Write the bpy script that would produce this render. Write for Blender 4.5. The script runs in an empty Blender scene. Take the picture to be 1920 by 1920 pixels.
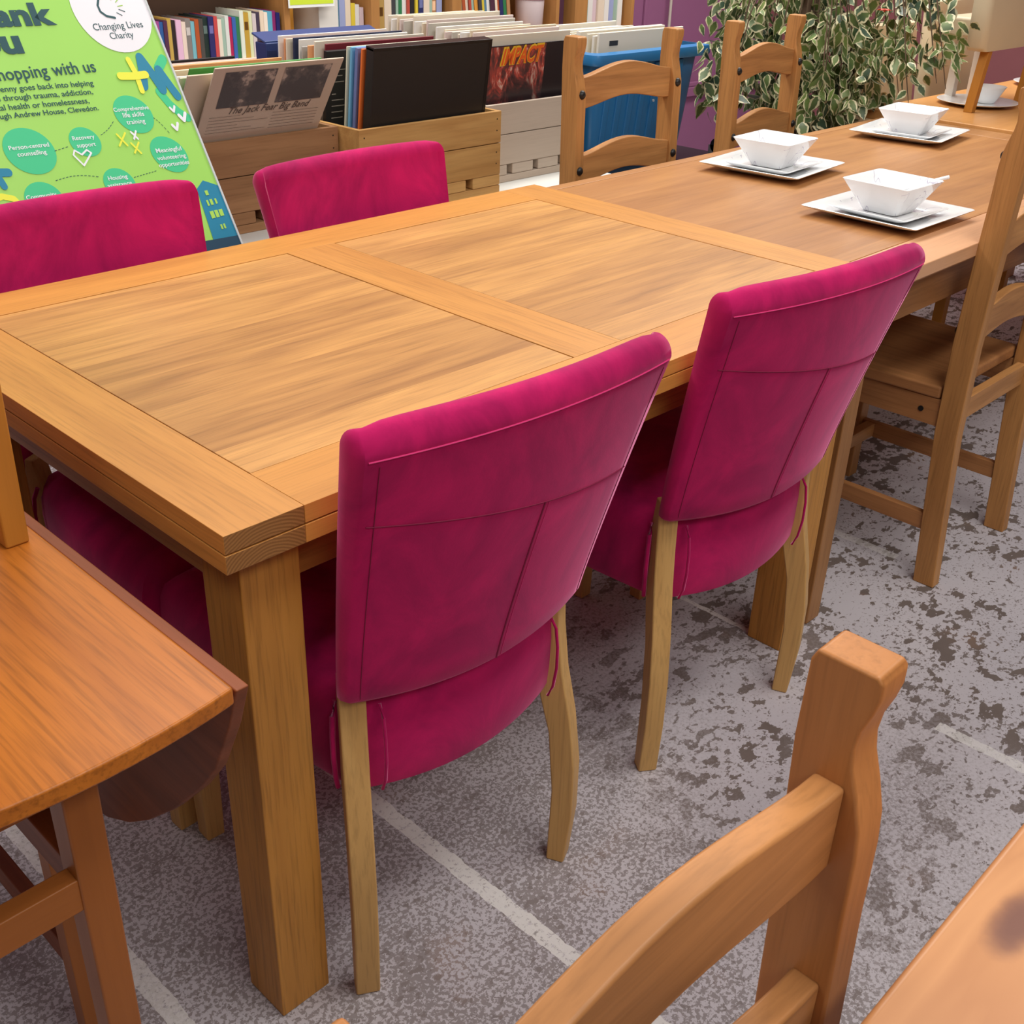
import bpy, math, random
from mathutils import Vector, Matrix
random.seed(7)
SC = bpy.context.scene
COL = SC.collection
PI = math.pi

# ------------------------------------------------------------------ camera
CAM_POS = (-0.4983, -0.8562, 1.3281); CAM_YAW = -0.81453; CAM_PITCH = 0.50022; CAM_ROLL = 0.03444; CAM_F = 2117.21
def look_axes(yaw, pitch, roll):
    cy, sy, cp, sp = math.cos(yaw), math.sin(yaw), math.cos(pitch), math.sin(pitch)
    f = Vector((-sy*cp, cy*cp, -sp)); r = Vector((cy, sy, 0)); u = r.cross(f)
    c, s = math.cos(roll), math.sin(roll)
    return c*r+s*u, -s*r+c*u, f
cam_data = bpy.data.cameras.new('camera')
cam = bpy.data.objects.new('camera', cam_data); COL.objects.link(cam)
CR, CU, CF = look_axes(CAM_YAW, CAM_PITCH, CAM_ROLL)
m = Matrix((CR, CU, -CF)).transposed().to_4x4(); m.translation = Vector(CAM_POS)
cam.matrix_world = m
cam_data.sensor_fit = 'HORIZONTAL'; cam_data.sensor_width = 36.0
cam_data.lens = 36.0*CAM_F/1920.0
cam_data.clip_start = 0.02; cam_data.clip_end = 60
cam_data.dof.use_dof = True; cam_data.dof.focus_distance = 1.55; cam_data.dof.aperture_fstop = 60.0
SC.camera = cam

# ------------------------------------------------------------------ light
SC.view_settings.view_transform = 'Standard'
SC.view_settings.look = 'None'
SC.view_settings.gamma = 1.0
SC.view_settings.use_curve_mapping = False
SC.view_settings.exposure = -0.04
world = bpy.data.worlds.new('world'); SC.world = world; world.use_nodes = True
bg = world.node_tree.nodes['Background']
bg.inputs[0].default_value = (0.93, 0.95, 1.0, 1); bg.inputs[1].default_value = 0.38
def area(name, loc, size, power, color=(1, .95, .88), rot=(0, 0, 0)):
    l = bpy.data.lights.new(name, 'AREA'); l.shape = 'RECTANGLE'; l.size = size[0]; l.size_y = size[1]
    l.energy = power; l.color = color
    o = bpy.data.objects.new(name, l); COL.objects.link(o); o.location = loc; o.rotation_euler = rot
    return o
area('ceiling_or_fill_light', (0.6, 1.9, 2.9), (2.4, 0.6), 52)
area('ceiling_or_fill_light', (3.4, 1.5, 2.9), (2.4, 0.9), 90)
area('ceiling_or_fill_light', (1.2, -0.9, 2.9), (2.4, 0.6), 44)
area('ceiling_or_fill_light', (-0.2, -2.3, 2.85), (2.4, 0.6), 34, rot=(math.radians(32), 0, 0))  # fill lamp added behind the camera to brighten legs and chair backs
area('ceiling_or_fill_light', (-1.3, 0.6, 2.9), (0.6, 2.0), 24)

# ------------------------------------------------------------------ node helpers
class NT:
    def __init__(s, name):
        s.m = bpy.data.materials.new(name); s.m.use_nodes = True
        s.t = s.m.node_tree; s.n = s.t.nodes; s.b = s.n['Principled BSDF']
    def add(s, typ, **kw):
        n = s.n.new(typ)
        for k, v in kw.items():
            if k.startswith('i_'):
                key = k[2:]
                key = int(key) if key.isdigit() else key.replace('_', ' ')
                s.put(n.inputs[key], v)
            else: setattr(n, k, v)
        return n
    def put(s, inp, v):
        if isinstance(v, bpy.types.NodeSocket): s.t.links.new(v, inp)
        elif isinstance(v, bpy.types.Node): s.t.links.new(v.outputs[0], inp)
        else: inp.default_value = v
    def math(s, op, a, b=0.0, c=0.0, clamp=False):
        n = s.n.new('ShaderNodeMath'); n.operation = op; n.use_clamp = clamp
        s.put(n.inputs[0], a); s.put(n.inputs[1], b); s.put(n.inputs[2], c); return n.outputs[0]
    def mix(s, fac, a, b, typ='MIX'):
        n = s.n.new('ShaderNodeMix'); n.data_type = 'RGBA'; n.blend_type = typ
        s.put(n.inputs[0], fac); s.put(n.inputs[6], a); s.put(n.inputs[7], b); return n.outputs[2]
    def ramp(s, fac, stops):
        n = s.n.new('ShaderNodeValToRGB'); e = n.color_ramp.elements
        while len(e) < len(stops): e.new(0.5)
        for i, (p, c) in enumerate(stops):
            e[i].position = p; e[i].color = c if len(c) == 4 else (*c, 1)
        s.put(n.inputs[0], fac); return n.outputs[0]
    def noise(s, vec, scale, detail=4, rough=.5, dist=0, w=None):
        n = s.n.new('ShaderNodeTexNoise'); n.inputs['Scale'].default_value = scale
        n.inputs['Detail'].default_value = detail; n.inputs['Roughness'].default_value = rough
        n.inputs['Distortion'].default_value = dist
        if w is not None: n.noise_dimensions = '4D'; s.put(n.inputs['W'], w)
        s.put(n.inputs['Vector'], vec); return n.outputs[0]
    def obj(s): return s.add('ShaderNodeTexCoord').outputs['Object']
    def mapping(s, vec, scale=(1, 1, 1), loc=(0, 0, 0), rot=(0, 0, 0)):
        n = s.n.new('ShaderNodeMapping'); n.inputs['Scale'].default_value = scale
        n.inputs['Location'].default_value = loc; n.inputs['Rotation'].default_value = rot
        s.put(n.inputs['Vector'], vec); return n.outputs[0]
    def bump(s, h, strength=.3, dist=.002):
        n = s.n.new('ShaderNodeBump'); n.inputs['Strength'].default_value = strength
        n.inputs['Distance'].default_value = dist; s.put(n.inputs['Height'], h)
        s.put(s.b.inputs['Normal'], n.outputs[0])
    def base(s, v): s.put(s.b.inputs['Base Color'], v)

def rgb(r, g, b):
    f = lambda c: ((c/255+.055)/1.055)**2.4 if c > 10 else c/255/12.92
    return (f(r), f(g), f(b), 1)
def mul(c, k): return (c[0]*k, c[1]*k, c[2]*k, 1)

def plain(name, c, rough=.5, metal=0, var=.06, spec=.5):
    t = NT(name); n = t.noise(t.obj(), 9, 4)
    t.base(t.mix(n, mul(c, 1-var), mul(c, 1+var))); t.b.inputs['Roughness'].default_value = rough
    t.b.inputs['Metallic'].default_value = metal; t.b.inputs['Specular IOR Level'].default_value = spec
    return t.m
def glossy(name, c, rough=.15):
    t = NT(name); t.base(c); t.b.inputs['Roughness'].default_value = rough; return t.m

def wood(name, light, dark, axis=0, rough=.42, planks=None, fine=.25, rings=9.0, seed=0.0, contrast=1.0, coat=0.0, endgrain=False):
    """procedural timber; axis = grain direction; planks=(axis across, width, spread)"""
    t = NT(name); o = t.obj()
    sep = t.add('ShaderNodeSeparateXYZ'); t.put(sep.inputs[0], o)
    rnd = t.add('ShaderNodeObjectInfo').outputs['Random']
    w = t.math('MULTIPLY', rnd, 7.0); w = t.math('ADD', w, seed)
    tone = None
    if planks:
        ax, wd, spread = planks[:3]
        cell = t.math('FLOOR', t.math('DIVIDE', sep.outputs[ax], wd))
        cell2 = t.math('ADD', cell, seed)
        wn = t.n.new('ShaderNodeTexWhiteNoise'); wn.noise_dimensions = '1D'; t.put(wn.inputs['W'], cell2)
        tone = wn.outputs[0]
        if len(planks) > 3:
            rp = t.n.new('ShaderNodeValToRGB'); rp.color_ramp.interpolation = 'CONSTANT'; el = rp.color_ramp.elements
            while len(el) < len(planks[3]): el.new(.5)
            for i_, v_ in enumerate(planks[3]): el[i_].position = i_/len(planks[3]); el[i_].color = (v_, v_, v_, 1)
            t.put(rp.inputs[0], t.math('DIVIDE', sep.outputs[ax], wd*len(planks[3]))); tone = rp.outputs[0]
        w = t.math('ADD', w, t.math('MULTIPLY', tone, 31.0))
    sc = [7.0, 7.0, 7.0]; sc[axis] = .9
    v = t.mapping(o, tuple(sc))
    n1 = t.noise(v, 1.0, 3, .5, .35, w)
    ring = t.math('FRACT', t.math('MULTIPLY', n1, rings))
    ring = t.math('ABSOLUTE', t.math('SUBTRACT', ring, .5)); ring = t.math('MULTIPLY', ring, 2.0)
    sf = [230.0, 230.0, 230.0]; sf[axis] = 9.0
    n2 = t.noise(t.mapping(o, tuple(sf)), 1.0, 3, .6, 0, w)
    sm = [34.0, 34.0, 34.0]; sm[axis] = 2.2
    n3 = t.noise(t.mapping(o, tuple(sm)), 1.0, 4, .6, .2, w)
    f = t.math('MULTIPLY', ring, .30)
    f = t.math('ADD', f, t.math('MULTIPLY', t.math('SUBTRACT', n1, .5), 1.1))
    f = t.math('ADD', f, t.math('MULTIPLY', t.math('SUBTRACT', n3, .5), 1.1))
    f = t.math('ADD', f, .35)
    if tone is not None: f = t.math('ADD', f, t.math('MULTIPLY', t.math('SUBTRACT', tone, .5), spread))
    f = t.math('ADD', t.math('MULTIPLY', t.math('SUBTRACT', f, .5), contrast), .5, clamp=True)
    c = t.mix(f, light, dark)
    pore = t.ramp(n2, [(.30, (1-fine,)*3), (.52, (1, 1, 1))])
    c = t.mix(1.0, c, pore, 'MULTIPLY')
    if endgrain:
        nrm = t.add('ShaderNodeNewGeometry').outputs['Normal']; sn = t.add('ShaderNodeSeparateXYZ'); t.put(sn.inputs[0], nrm)
        em = t.math('GREATER_THAN', t.math('ABSOLUTE', sn.outputs[axis]), .8)
        dx = t.math('SUBTRACT', sep.outputs[0], .052); dz = t.math('SUBTRACT', sep.outputs[2], .685)
        rd = t.math('SQRT', t.math('ADD', t.math('MULTIPLY', dx, dx), t.math('MULTIPLY', dz, dz)))
        rd = t.math('ADD', rd, t.math('MULTIPLY', t.noise(o, 25, 3), .006))
        rg_ = t.math('ABSOLUTE', t.math('SUBTRACT', t.math('FRACT', t.math('MULTIPLY', rd, 260)), .5))
        ec = t.mix(t.math('MULTIPLY', rg_, 1.6), rgb(128, 86, 44), rgb(180, 130, 76))
        ec = t.mix(t.math('MULTIPLY', t.noise(o, 600, 2), .5), ec, rgb(110, 72, 38))
        c = t.mix(em, c, ec)
    t.base(c)
    t.put(t.b.inputs['Roughness'], t.math('ADD', t.math('MULTIPLY', n3, .15), rough-.07))
    t.b.inputs['Specular IOR Level'].default_value = .32
    if coat: t.b.inputs['Coat Weight'].default_value = coat; t.b.inputs['Coat Roughness'].default_value = .25
    t.bump(n2, .10, .001)
    return t.m

# ------------------------------------------------------------------ mesh helpers
class MB:
    def __init__(s): s.v = []; s.f = []; s.mi = []; s.uv = {}
    def add(s, vs, fs, mi=0):
        k = len(s.v); s.v += [tuple(p) for p in vs]; s.f += [tuple(i+k for i in f) for f in fs]; s.mi += [mi]*len(fs); return s
    def box(s, x0, x1, y0, y1, z0, z1, M=None, mi=0):
        vs = [Vector((x, y, z)) for z in (z0, z1) for y in (y0, y1) for x in (x0, x1)]
        if M is not None: vs = [M @ p for p in vs]
        return s.add(vs, [(0, 2, 3, 1), (4, 5, 7, 6), (0, 1, 5, 4), (2, 6, 7, 3), (0, 4, 6, 2), (1, 3, 7, 5)], mi)
    def prism(s, poly, axis, a, b, M=None, mi=0):
        def P(u, w, h):
            return Vector((h, u, w)) if axis == 0 else Vector((u, h, w)) if axis == 1 else Vector((u, w, h))
        n = len(poly); vs = [P(u, w, a) for u, w in poly]+[P(u, w, b) for u, w in poly]
        if M is not None: vs = [M @ p for p in vs]
        fs = [tuple(range(n)), tuple(range(2*n-1, n-1, -1))]+[((i+1) % n, i, n+i, n+(i+1) % n) for i in range(n)]
        return s.add(vs, fs, mi)
    def tube(s, pts, r, n=8, mi=0, closed=False):
        pts = [Vector(p) for p in pts]; vs = []; fs = []; N = len(pts)
        rr = r if hasattr(r, '__len__') else [r]*N
        up = Vector((0, 0, 1))
        for i, p in enumerate(pts):
            d = (pts[(i+1) % N] if closed else pts[min(i+1, N-1)])-(pts[i-1] if (closed or i > 0) else pts[0])
            d = d.normalized() if d.length else Vector((0, 0, 1))
            a = d.cross(up) if abs(d.z) < .95 else d.cross(Vector((1, 0, 0))); a.normalize(); b = d.cross(a)
            vs += [p+rr[i]*(math.cos(2*PI*k/n)*a+math.sin(2*PI*k/n)*b) for k in range(n)]
        for i in range(N if closed else N-1):
            j = (i+1) % N
            fs += [(i*n+k, i*n+(k+1) % n, j*n+(k+1) % n, j*n+k) for k in range(n)]
        if not closed: fs += [tuple(range(n-1, -1, -1)), tuple((N-1)*n+k for k in range(n))]
        return s.add(vs, fs, mi)
    def loft(s, rings, cap=True, mi=0):
        n = len(rings[0]); vs = [p for r in rings for p in r]; fs = []
        for i in range(len(rings)-1):
            fs += [(i*n+k, i*n+(k+1) % n, (i+1)*n+(k+1) % n, (i+1)*n+k) for k in range(n)]
        if cap: fs += [tuple(range(n-1, -1, -1)), tuple((len(rings)-1)*n+k for k in range(n))]
        return s.add(vs, fs, mi)
    def build(s, name, mat, parent=None, bevel=0, seg=2, smooth=False, subsurf=0):
        me = bpy.data.meshes.new(name); me.from_pydata(s.v, [], s.f)
        for mm in (mat if isinstance(mat, (list, tuple)) else [mat]): me.materials.append(mm)
        for p, i in zip(me.polygons, s.mi): p.material_index = i
        me.validate(); me.update()
        import bmesh
        bm = bmesh.new(); bm.from_mesh(me); bmesh.ops.recalc_face_normals(bm, faces=bm.faces); bm.to_mesh(me); bm.free()
        if smooth or bevel:
            for p in me.polygons: p.use_smooth = True
        o = bpy.data.objects.new(name, me); COL.objects.link(o)
        if parent is not None: o.parent = parent
        if subsurf:
            q = o.modifiers.new('subdivision', 'SUBSURF'); q.levels = subsurf; q.render_levels = subsurf
        if bevel:
            q = o.modifiers.new('bevel', 'BEVEL'); q.width = bevel; q.segments = seg; q.limit_method = 'ANGLE'
            q.angle_limit = math.radians(40); q.harden_normals = True
        elif smooth and not subsurf:
            try: me.set_sharp_from_angle(angle=math.radians(50))
            except Exception: pass
        return o
def bx(x0, x1, y0, y1, z0, z1): return MB().box(x0, x1, y0, y1, z0, z1)
def tag(o, label=None, cat=None, group=None, kind=None):
    if label: o['label'] = label
    if cat: o['category'] = cat
    if group: o['group'] = group
    if kind: o['kind'] = kind
    return o
def thing(name, loc, label, cat, rz=0, group=None):
    o = bpy.data.objects.new(name, None); COL.objects.link(o); o.location = loc; o.rotation_euler = (0, 0, rz)
    o.empty_display_size = .05
    return tag(o, label, cat, group)
def copy_tree(o, parent=None):
    c = o.copy(); COL.objects.link(c)
    if parent is not None: c.parent = parent
    for ch in list(o.children): copy_tree(ch, c)
    return c
def struct(name, mb, mat, **k):
    o = mb.build(name, mat, **k); o['kind'] = 'structure'; return o
_tm = {}
def text_mesh(body, offset=0.0, shear=0.0, bold=0.0):
    cu = bpy.data.curves.new('lettering', 'FONT'); cu.body = body; cu.size = 1.0; cu.shear = shear; cu.offset = bold
    cu.resolution_u = 3; cu.align_x = 'LEFT'
    ob = bpy.data.objects.new('lettering', cu); COL.objects.link(ob)
    dg = bpy.context.evaluated_depsgraph_get(); me = bpy.data.meshes.new_from_object(ob.evaluated_get(dg))
    bpy.data.objects.remove(ob)
    vs = [v.co.copy() for v in me.vertices]; fs = [tuple(p.vertices) for p in me.polygons]
    bpy.data.meshes.remove(me)
    x0 = min(v.x for v in vs); x1 = max(v.x for v in vs)
    return vs, fs, x0, x1
def put_text(mb, body, u1, v1, width_of, width, w=0.001, rot=0.0, hscale=1.0, bold=0.0, shear=0.0, mi=0, left=None):
    """text whose right end sits at (u1, v1); size set so that the substring width_of is width wide"""
    _, _, a, b = text_mesh(width_of, bold=bold, shear=shear)
    s = width/(b-a); vs, fs, x0, x1 = text_mesh(body, bold=bold, shear=shear)
    c, sn = math.cos(rot), math.sin(rot); out = []
    for p in vs:
        x = (p.x-x1)*s; y = p.y*s*hscale
        if left is not None: x += (x1-x0)*s
        out.append((u1+c*x-sn*y, v1+sn*x+c*y, w))
    mb.add(out, fs, mi)
def disc(mb, cx, cy, rx, ry, w, n=28, rot=0, mi=0, blob=0.0):
    vs = []
    for k in range(n):
        a = 2*PI*k/n; q = 1+blob*math.sin(2*a+.8)
        x, y = rx*q*math.cos(a), ry*q*math.sin(a)
        vs.append((cx+x*math.cos(rot)-y*math.sin(rot), cy+x*math.sin(rot)+y*math.cos(rot), w))
    mb.add(vs, [tuple(range(n))], mi)
def stroke(mb, pts, r, w, mi=0):
    """flat rounded brush stroke printed on a sheet"""
    for si, (a, b) in enumerate(zip(pts[:-1], pts[1:])):
        w = w+.000025
        a2, b2 = Vector(a), Vector(b); d = (b2-a2)
        if d.length < 1e-6: continue
        d.normalize(); n = Vector((-d.y, d.x)); q = []
        for k in range(7):
            an = -PI/2+PI*k/6; q.append(b2+r*(math.cos(an)*d+math.sin(an)*n))
        for k in range(7):
            an = PI/2+PI*k/6; q.append(a2+r*(math.cos(an)*d+math.sin(an)*n))
        mb.add([(p.x, p.y, w) for p in q], [tuple(range(14))], mi)

# ------------------------------------------------------------------ materials
def m_floor():
    t = NT('worn_painted_concrete'); o = t.obj()
    sep = t.add('ShaderNodeSeparateXYZ'); t.put(sep.inputs[0], o); X, Y = sep.outputs[0], sep.outputs[1]
    wob = t.noise(o, 30, 3, .6)
    region = t.noise(o, 1.7, 2, .5)
    # 0 = finely speckled near the camera's left, 1 = large flakes further right
    rg = t.math('ADD', t.math('MULTIPLY', t.math('SUBTRACT', X, 0.62), 1.5), t.math('MULTIPLY', t.math('SUBTRACT', region, .5), 2.4), clamp=True)
    lg = t.noise(o, 4.2, 3, .5); lg2 = t.math('MULTIPLY', t.math('SUBTRACT', lg, .5), .38)
    big = t.noise(t.mapping(o, (17, 25, 1)), 1.0, 5, .58, .15)
    bigm = t.ramp(t.math('ADD', big, lg2), [(.565, (0, 0, 0)), (.577, (1, 1, 1))])
    mid = t.noise(t.mapping(o, (52, 70, 1)), 1.0, 4, .6, .2)
    midm = t.ramp(t.math('ADD', mid, t.math('MULTIPLY', lg2, .9)), [(.585, (0, 0, 0)), (.605, (1, 1, 1))])
    fin = t.noise(o, 150, 4, .65, .2)
    lg3 = t.math('MULTIPLY', t.math('SUBTRACT', t.noise(o, 7.0, 4, .6), .5), .30)
    finm = t.ramp(t.math('ADD', fin, lg3), [(.478, (0, 0, 0)), (.515, (1, 1, 1))])
    fine_mask = t.math('MAXIMUM', t.math('MULTIPLY', t.ramp(t.math('ADD', mid, lg3), [(.60, (0, 0, 0)), (.63, (1, 1, 1))]), .8), t.math('MULTIPLY', finm, .66))
    finer = t.ramp(t.math('ADD', fin, lg3), [(.60, (0, 0, 0)), (.63, (1, 1, 1))])
    coarse_mask = t.math('MAXIMUM', t.math('MAXIMUM', bigm, t.math('MULTIPLY', midm, .9)), t.math('MULTIPLY', finer, .7))
    mask = t.mix(rg, fine_mask, coarse_mask)
    paint = t.mix(t.noise(o, 2.3, 5), rgb(172, 168, 176), rgb(206, 201, 206))
    bare = t.mix(t.noise(o, 14, 5), rgb(92, 80, 76), rgb(118, 106, 100))
    bare = t.mix(t.ramp(t.noise(o, 5.5, 3), [(.62, (0, 0, 0)), (.72, (.5, .5, .5))]), bare, rgb(140, 106, 80))
    c = t.mix(mask, paint, bare)
    for x0, hw, y0, y1, s in ((-.068, .014, .1, .75, .75), (.383, .0145, -.6, .47, .95), (1.264, .006, .0, .45, .9), (1.26, .013, -.7, -.3, .75), (1.775, .013, .05, .6, .6)):
        dx = t.math('ABSOLUTE', t.math('SUBTRACT', t.math('ADD', X, t.math('MULTIPLY', t.math('SUBTRACT', wob, .5), .012)), x0))
        a = t.math('LESS_THAN', dx, hw)
        b = t.math('MULTIPLY', t.math('GREATER_THAN', Y, y0), t.math('LESS_THAN', Y, y1))
        k = t.math('MULTIPLY', t.math('MULTIPLY', a, b), s)
        wear = t.ramp(t.noise(o, 110, 4, .7), [(.38, (.25, .25, .25)), (.46, (1, 1, 1))])
        c = t.mix(t.math('MULTIPLY', k, wear), c, rgb(222, 220, 218))
    t.base(c)
    t.put(t.b.inputs['Roughness'], t.mix(mask, (.38,)*3+(1,), (.75,)*3+(1,)))
    t.bump(t.math('SUBTRACT', 1.0, mask), .25, .001)
    return t.m
OAK = (rgb(226, 166, 98), rgb(176, 118, 62))
M_FLOOR = m_floor()
oak_panel = wood('oak_panel_boards', rgb(216, 160, 92), rgb(150, 102, 56), 0, .40, planks=(1, .0830, .50, (.5, .12, .88, .62, .40, .66, .34, .58, .30, .18)), fine=.24, rings=9, seed=3.3, contrast=.85)
oak_x = wood('oak_lengthways', rgb(218, 154, 76), rgb(180, 120, 54), 0, .40, fine=.16, rings=5, seed=1.0, contrast=.7)
oak_y = wood('oak_crossways', rgb(214, 152, 78), rgb(176, 118, 56), 1, .40, fine=.24, rings=5, seed=2.0, contrast=.75, endgrain=True)
oak_z = wood('oak_upright', rgb(208, 148, 68), rgb(166, 110, 46), 2, .45, fine=.32, rings=5, seed=4.0, contrast=.8)
oak_apron_x = wood('oak_apron_lengthways', rgb(206, 146, 70), rgb(160, 104, 48), 0, .45, fine=.25, rings=5, seed=5.0)
oak_apron_y = wood('oak_apron_crossways', rgb(206, 146, 70), rgb(160, 104, 48), 1, .45, fine=.25, rings=5, seed=6.0)
old_x = wood('brown_oak_boards', rgb(196, 142, 88), rgb(142, 92, 52), 0, .38, planks=(1, .137, .5), fine=.14, rings=6, seed=8.1, contrast=.62)
old_frame = wood('brown_oak_frame', rgb(200, 148, 98), rgb(156, 106, 64), 0, .38, fine=.14, rings=4, seed=9.0, contrast=.6)
old_z = wood('brown_oak_upright', rgb(176, 126, 76), rgb(128, 84, 46), 2, .45, fine=.2, seed=10.0)
honey_top = wood('honey_beech_top', rgb(228, 170, 104), rgb(196, 136, 78), 0, .3, fine=.1, seed=11.0, contrast=.5)
teak_y = wood('teak_veneer_top', rgb(206, 124, 44), rgb(150, 80, 26), 1, .36, fine=.34, rings=8, seed=12.4, contrast=.72)
teak_edge = wood('teak_edge', rgb(190, 122, 66), rgb(140, 80, 38), 0, .45, fine=.3, seed=13.0)
teak_leaf = wood('teak_dark_leaf', rgb(150, 80, 42), rgb(108, 56, 30), 1, .5, fine=.15, seed=14.0)
teak_leg = wood('teak_leg', rgb(176, 108, 52), rgb(140, 80, 34), 2, .38, fine=.06, rings=3, seed=15.0, contrast=.6)
teak_bar = wood('teak_bar', rgb(176, 108, 52), rgb(140, 80, 34), 0, .38, fine=.06, rings=3, seed=16.0, contrast=.6)
honey_leg = wood('honey_chair_leg', rgb(196, 134, 56), rgb(160, 100, 34), 2, .35, fine=.05, rings=3, seed=17.0, contrast=.5)
cor_z = wood('waxed_pine_post', rgb(196, 132, 76), rgb(144, 90, 46), 2, .42, fine=.16, rings=6, seed=18.0, contrast=.8)
cor_x = wood('waxed_pine_rail', rgb(204, 142, 86), rgb(132, 88, 50), 0, .42, fine=.16, rings=7, seed=19.0, contrast=1.1)
tan_z = wood('tan_pine_post', rgb(202, 146, 86), rgb(148, 100, 56), 2, .48, fine=.24, rings=6, seed=28.0, contrast=.9)
tan_x = wood('tan_pine_rail', rgb(204, 148, 90), rgb(146, 98, 56), 0, .48, fine=.2, rings=9, seed=29.0, contrast=.95)
cor_y = wood('waxed_pine_seat', rgb(190, 134, 84), rgb(136, 88, 52), 1, .5, fine=.2, rings=5, seed=20.0, contrast=.9)
ash_leg = wood('pale_oak_chair_leg', rgb(222, 180, 114), rgb(186, 140, 80), 2, .45, fine=.2, rings=5, seed=21.0, contrast=.7)
crate_brown = wood('crate_brown_pine', rgb(176, 132, 92), rgb(136, 96, 64), 0, .7, fine=.18, rings=6, seed=22.0)
crate_pine = wood('crate_yellow_pine', rgb(216, 172, 108), rgb(172, 122, 66), 0, .6, fine=.12, rings=9, seed=23.0, contrast=.9)
crate_white = wood('crate_limewashed', rgb(206, 190, 174), rgb(180, 164, 148), 0, .7, fine=.06, rings=5, seed=24.0, contrast=.5)
shelf_wood = wood('bookcase_beech', rgb(186, 134, 78), rgb(150, 102, 56), 2, .5, fine=.08, seed=25.0, contrast=.6)
shelf_pale = plain('shelf_edge_pale', rgb(226, 200, 184), .5)
shelf_shaded = plain('bookcase_back_in_shade', rgb(104, 80, 64), .7)  # left bay's shade put into the colour as a darker brown

def m_pine_top():
    t = NT('knotty_pine_top'); o = t.obj()
    sep = t.add('ShaderNodeSeparateXYZ'); t.put(sep.inputs[0], o)
    kx, ky = .125+0.065, -.742+.705   # knot centre, table-local
    dx = t.math('SUBTRACT', sep.outputs[0], kx); dy = t.math('SUBTRACT', sep.outputs[1], ky)
    d = t.math('SQRT', t.math('ADD', t.math('MULTIPLY', t.math('MULTIPLY', dx, dx), .4), t.math('MULTIPLY', t.math('MULTIPLY', dy, dy), 2.2)))
    warp = t.math('DIVIDE', .0006, t.math('ADD', t.math('MULTIPLY', d, d), .006))
    n = t.noise(t.mapping(o, (1.2, 9, 9)), 1, 4, .5, .5)
    rings = t.math('FRACT', t.math('ADD', t.math('MULTIPLY', n, 6), t.math('MULTIPLY', warp, 18)))
    rings = t.math('ABSOLUTE', t.math('SUBTRACT', rings, .5))
    c = t.mix(rings, rgb(196, 138, 88), rgb(168, 110, 64))
    c = t.mix(t.ramp(n, [(.35, (0, 0, 0)), (.7, (.6, .6, .6))]), c, rgb(152, 92, 54))
    nn = t.math('ADD', d, t.math('MULTIPLY', t.math('SUBTRACT', t.noise(o, 45, 3), .5), .012))
    c = t.mix(t.ramp(nn, [(.010, (1, 1, 1)), (.017, (.75, .75, .75)), (.026, (0, 0, 0))]), c, rgb(112, 68, 52))
    c = t.mix(t.ramp(t.noise(t.mapping(o, (20, 60, 1), (.3, .2, 0)), 1, 2), [(.74, (0, 0, 0)), (.78, (.7, .7, .7))]), c, rgb(120, 76, 54))
    t.base(c); t.b.inputs['Roughness'].default_value = .4
    return t.m
pine_top = m_pine_top()

def m_velvet(name, col, dark):
    t = NT(name); o = t.obj()
    n = t.noise(t.mapping(o, (8, 8, 5)), 1, 6, .65, .8); n2 = t.noise(o, 420, 2)
    c = t.mix(t.ramp(n, [(.32, (0, 0, 0)), (.66, (1, 1, 1))]), dark, col)
    c = t.mix(t.math('MULTIPLY', n2, .25), c, dark)
    t.base(c); t.b.inputs['Roughness'].default_value = .85
    t.b.inputs['Specular IOR Level'].default_value = .15
    t.b.inputs['Sheen Weight'].default_value = .7; t.b.inputs['Sheen Roughness'].default_value = .35
    t.b.inputs['Sheen Tint'].default_value = (1.0, .35, .60, 1)
    t.bump(n2, .15, .0006)
    return t.m
velvet = m_velvet('magenta_velvet', rgb(204, 26, 100), rgb(144, 15, 76))
thread = plain('magenta_thread', rgb(206, 44, 114), .7)
thread_dark = plain('dark_magenta_seam', rgb(128, 12, 62), .8)
beige = plain('beige_leather', rgb(232, 214, 178), .45, var=.04)
beige_grey = plain('taupe_leather', rgb(200, 186, 158), .5, var=.04)
china = glossy('white_glazed_china', rgb(236, 238, 240), .08)
def m_china():
    t = NT('white_china_with_violet_sprigs'); o = t.obj()
    n = t.noise(t.mapping(o, (13, 13, 13), (.37, .2, .1)), 1.0, 2, .5, 1.0)
    l = t.math('ABSOLUTE', t.math('SUBTRACT', n, .5)); line = t.math('LESS_THAN', l, .006)
    g = t.math('GREATER_THAN', t.noise(o, 11, 1), .52)
    t.base(t.mix(t.math('MULTIPLY', line, t.math('MULTIPLY', g, .5)), rgb(236, 238, 240), rgb(120, 96, 150)))
    t.b.inputs['Roughness'].default_value = .08
    return t.m
china_sprig = m_china()
black_metal = plain('black_iron', rgb(34, 32, 32), .4, .3)
white_lam = plain('white_laminate', rgb(222, 224, 220), .35, var=.02)
purple = plain('purple_wall_paint', rgb(150, 96, 134), .55, var=.04)
far_wall = plain('maroon_wall_paint', rgb(128, 74, 78), .6, var=.08)
blue_plastic = plain('blue_plastic', rgb(44, 118, 176), .3, var=.05)
black_plastic = plain('black_plastic', rgb(26, 26, 30), .4)
_cm = {}
def flat(r, g, b, rough=.5):
    k = (r, g, b, rough)
    if k not in _cm: _cm[k] = plain('card_%d_%d_%d' % (r, g, b), rgb(r, g, b), rough, var=.03)
    return _cm[k]

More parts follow.
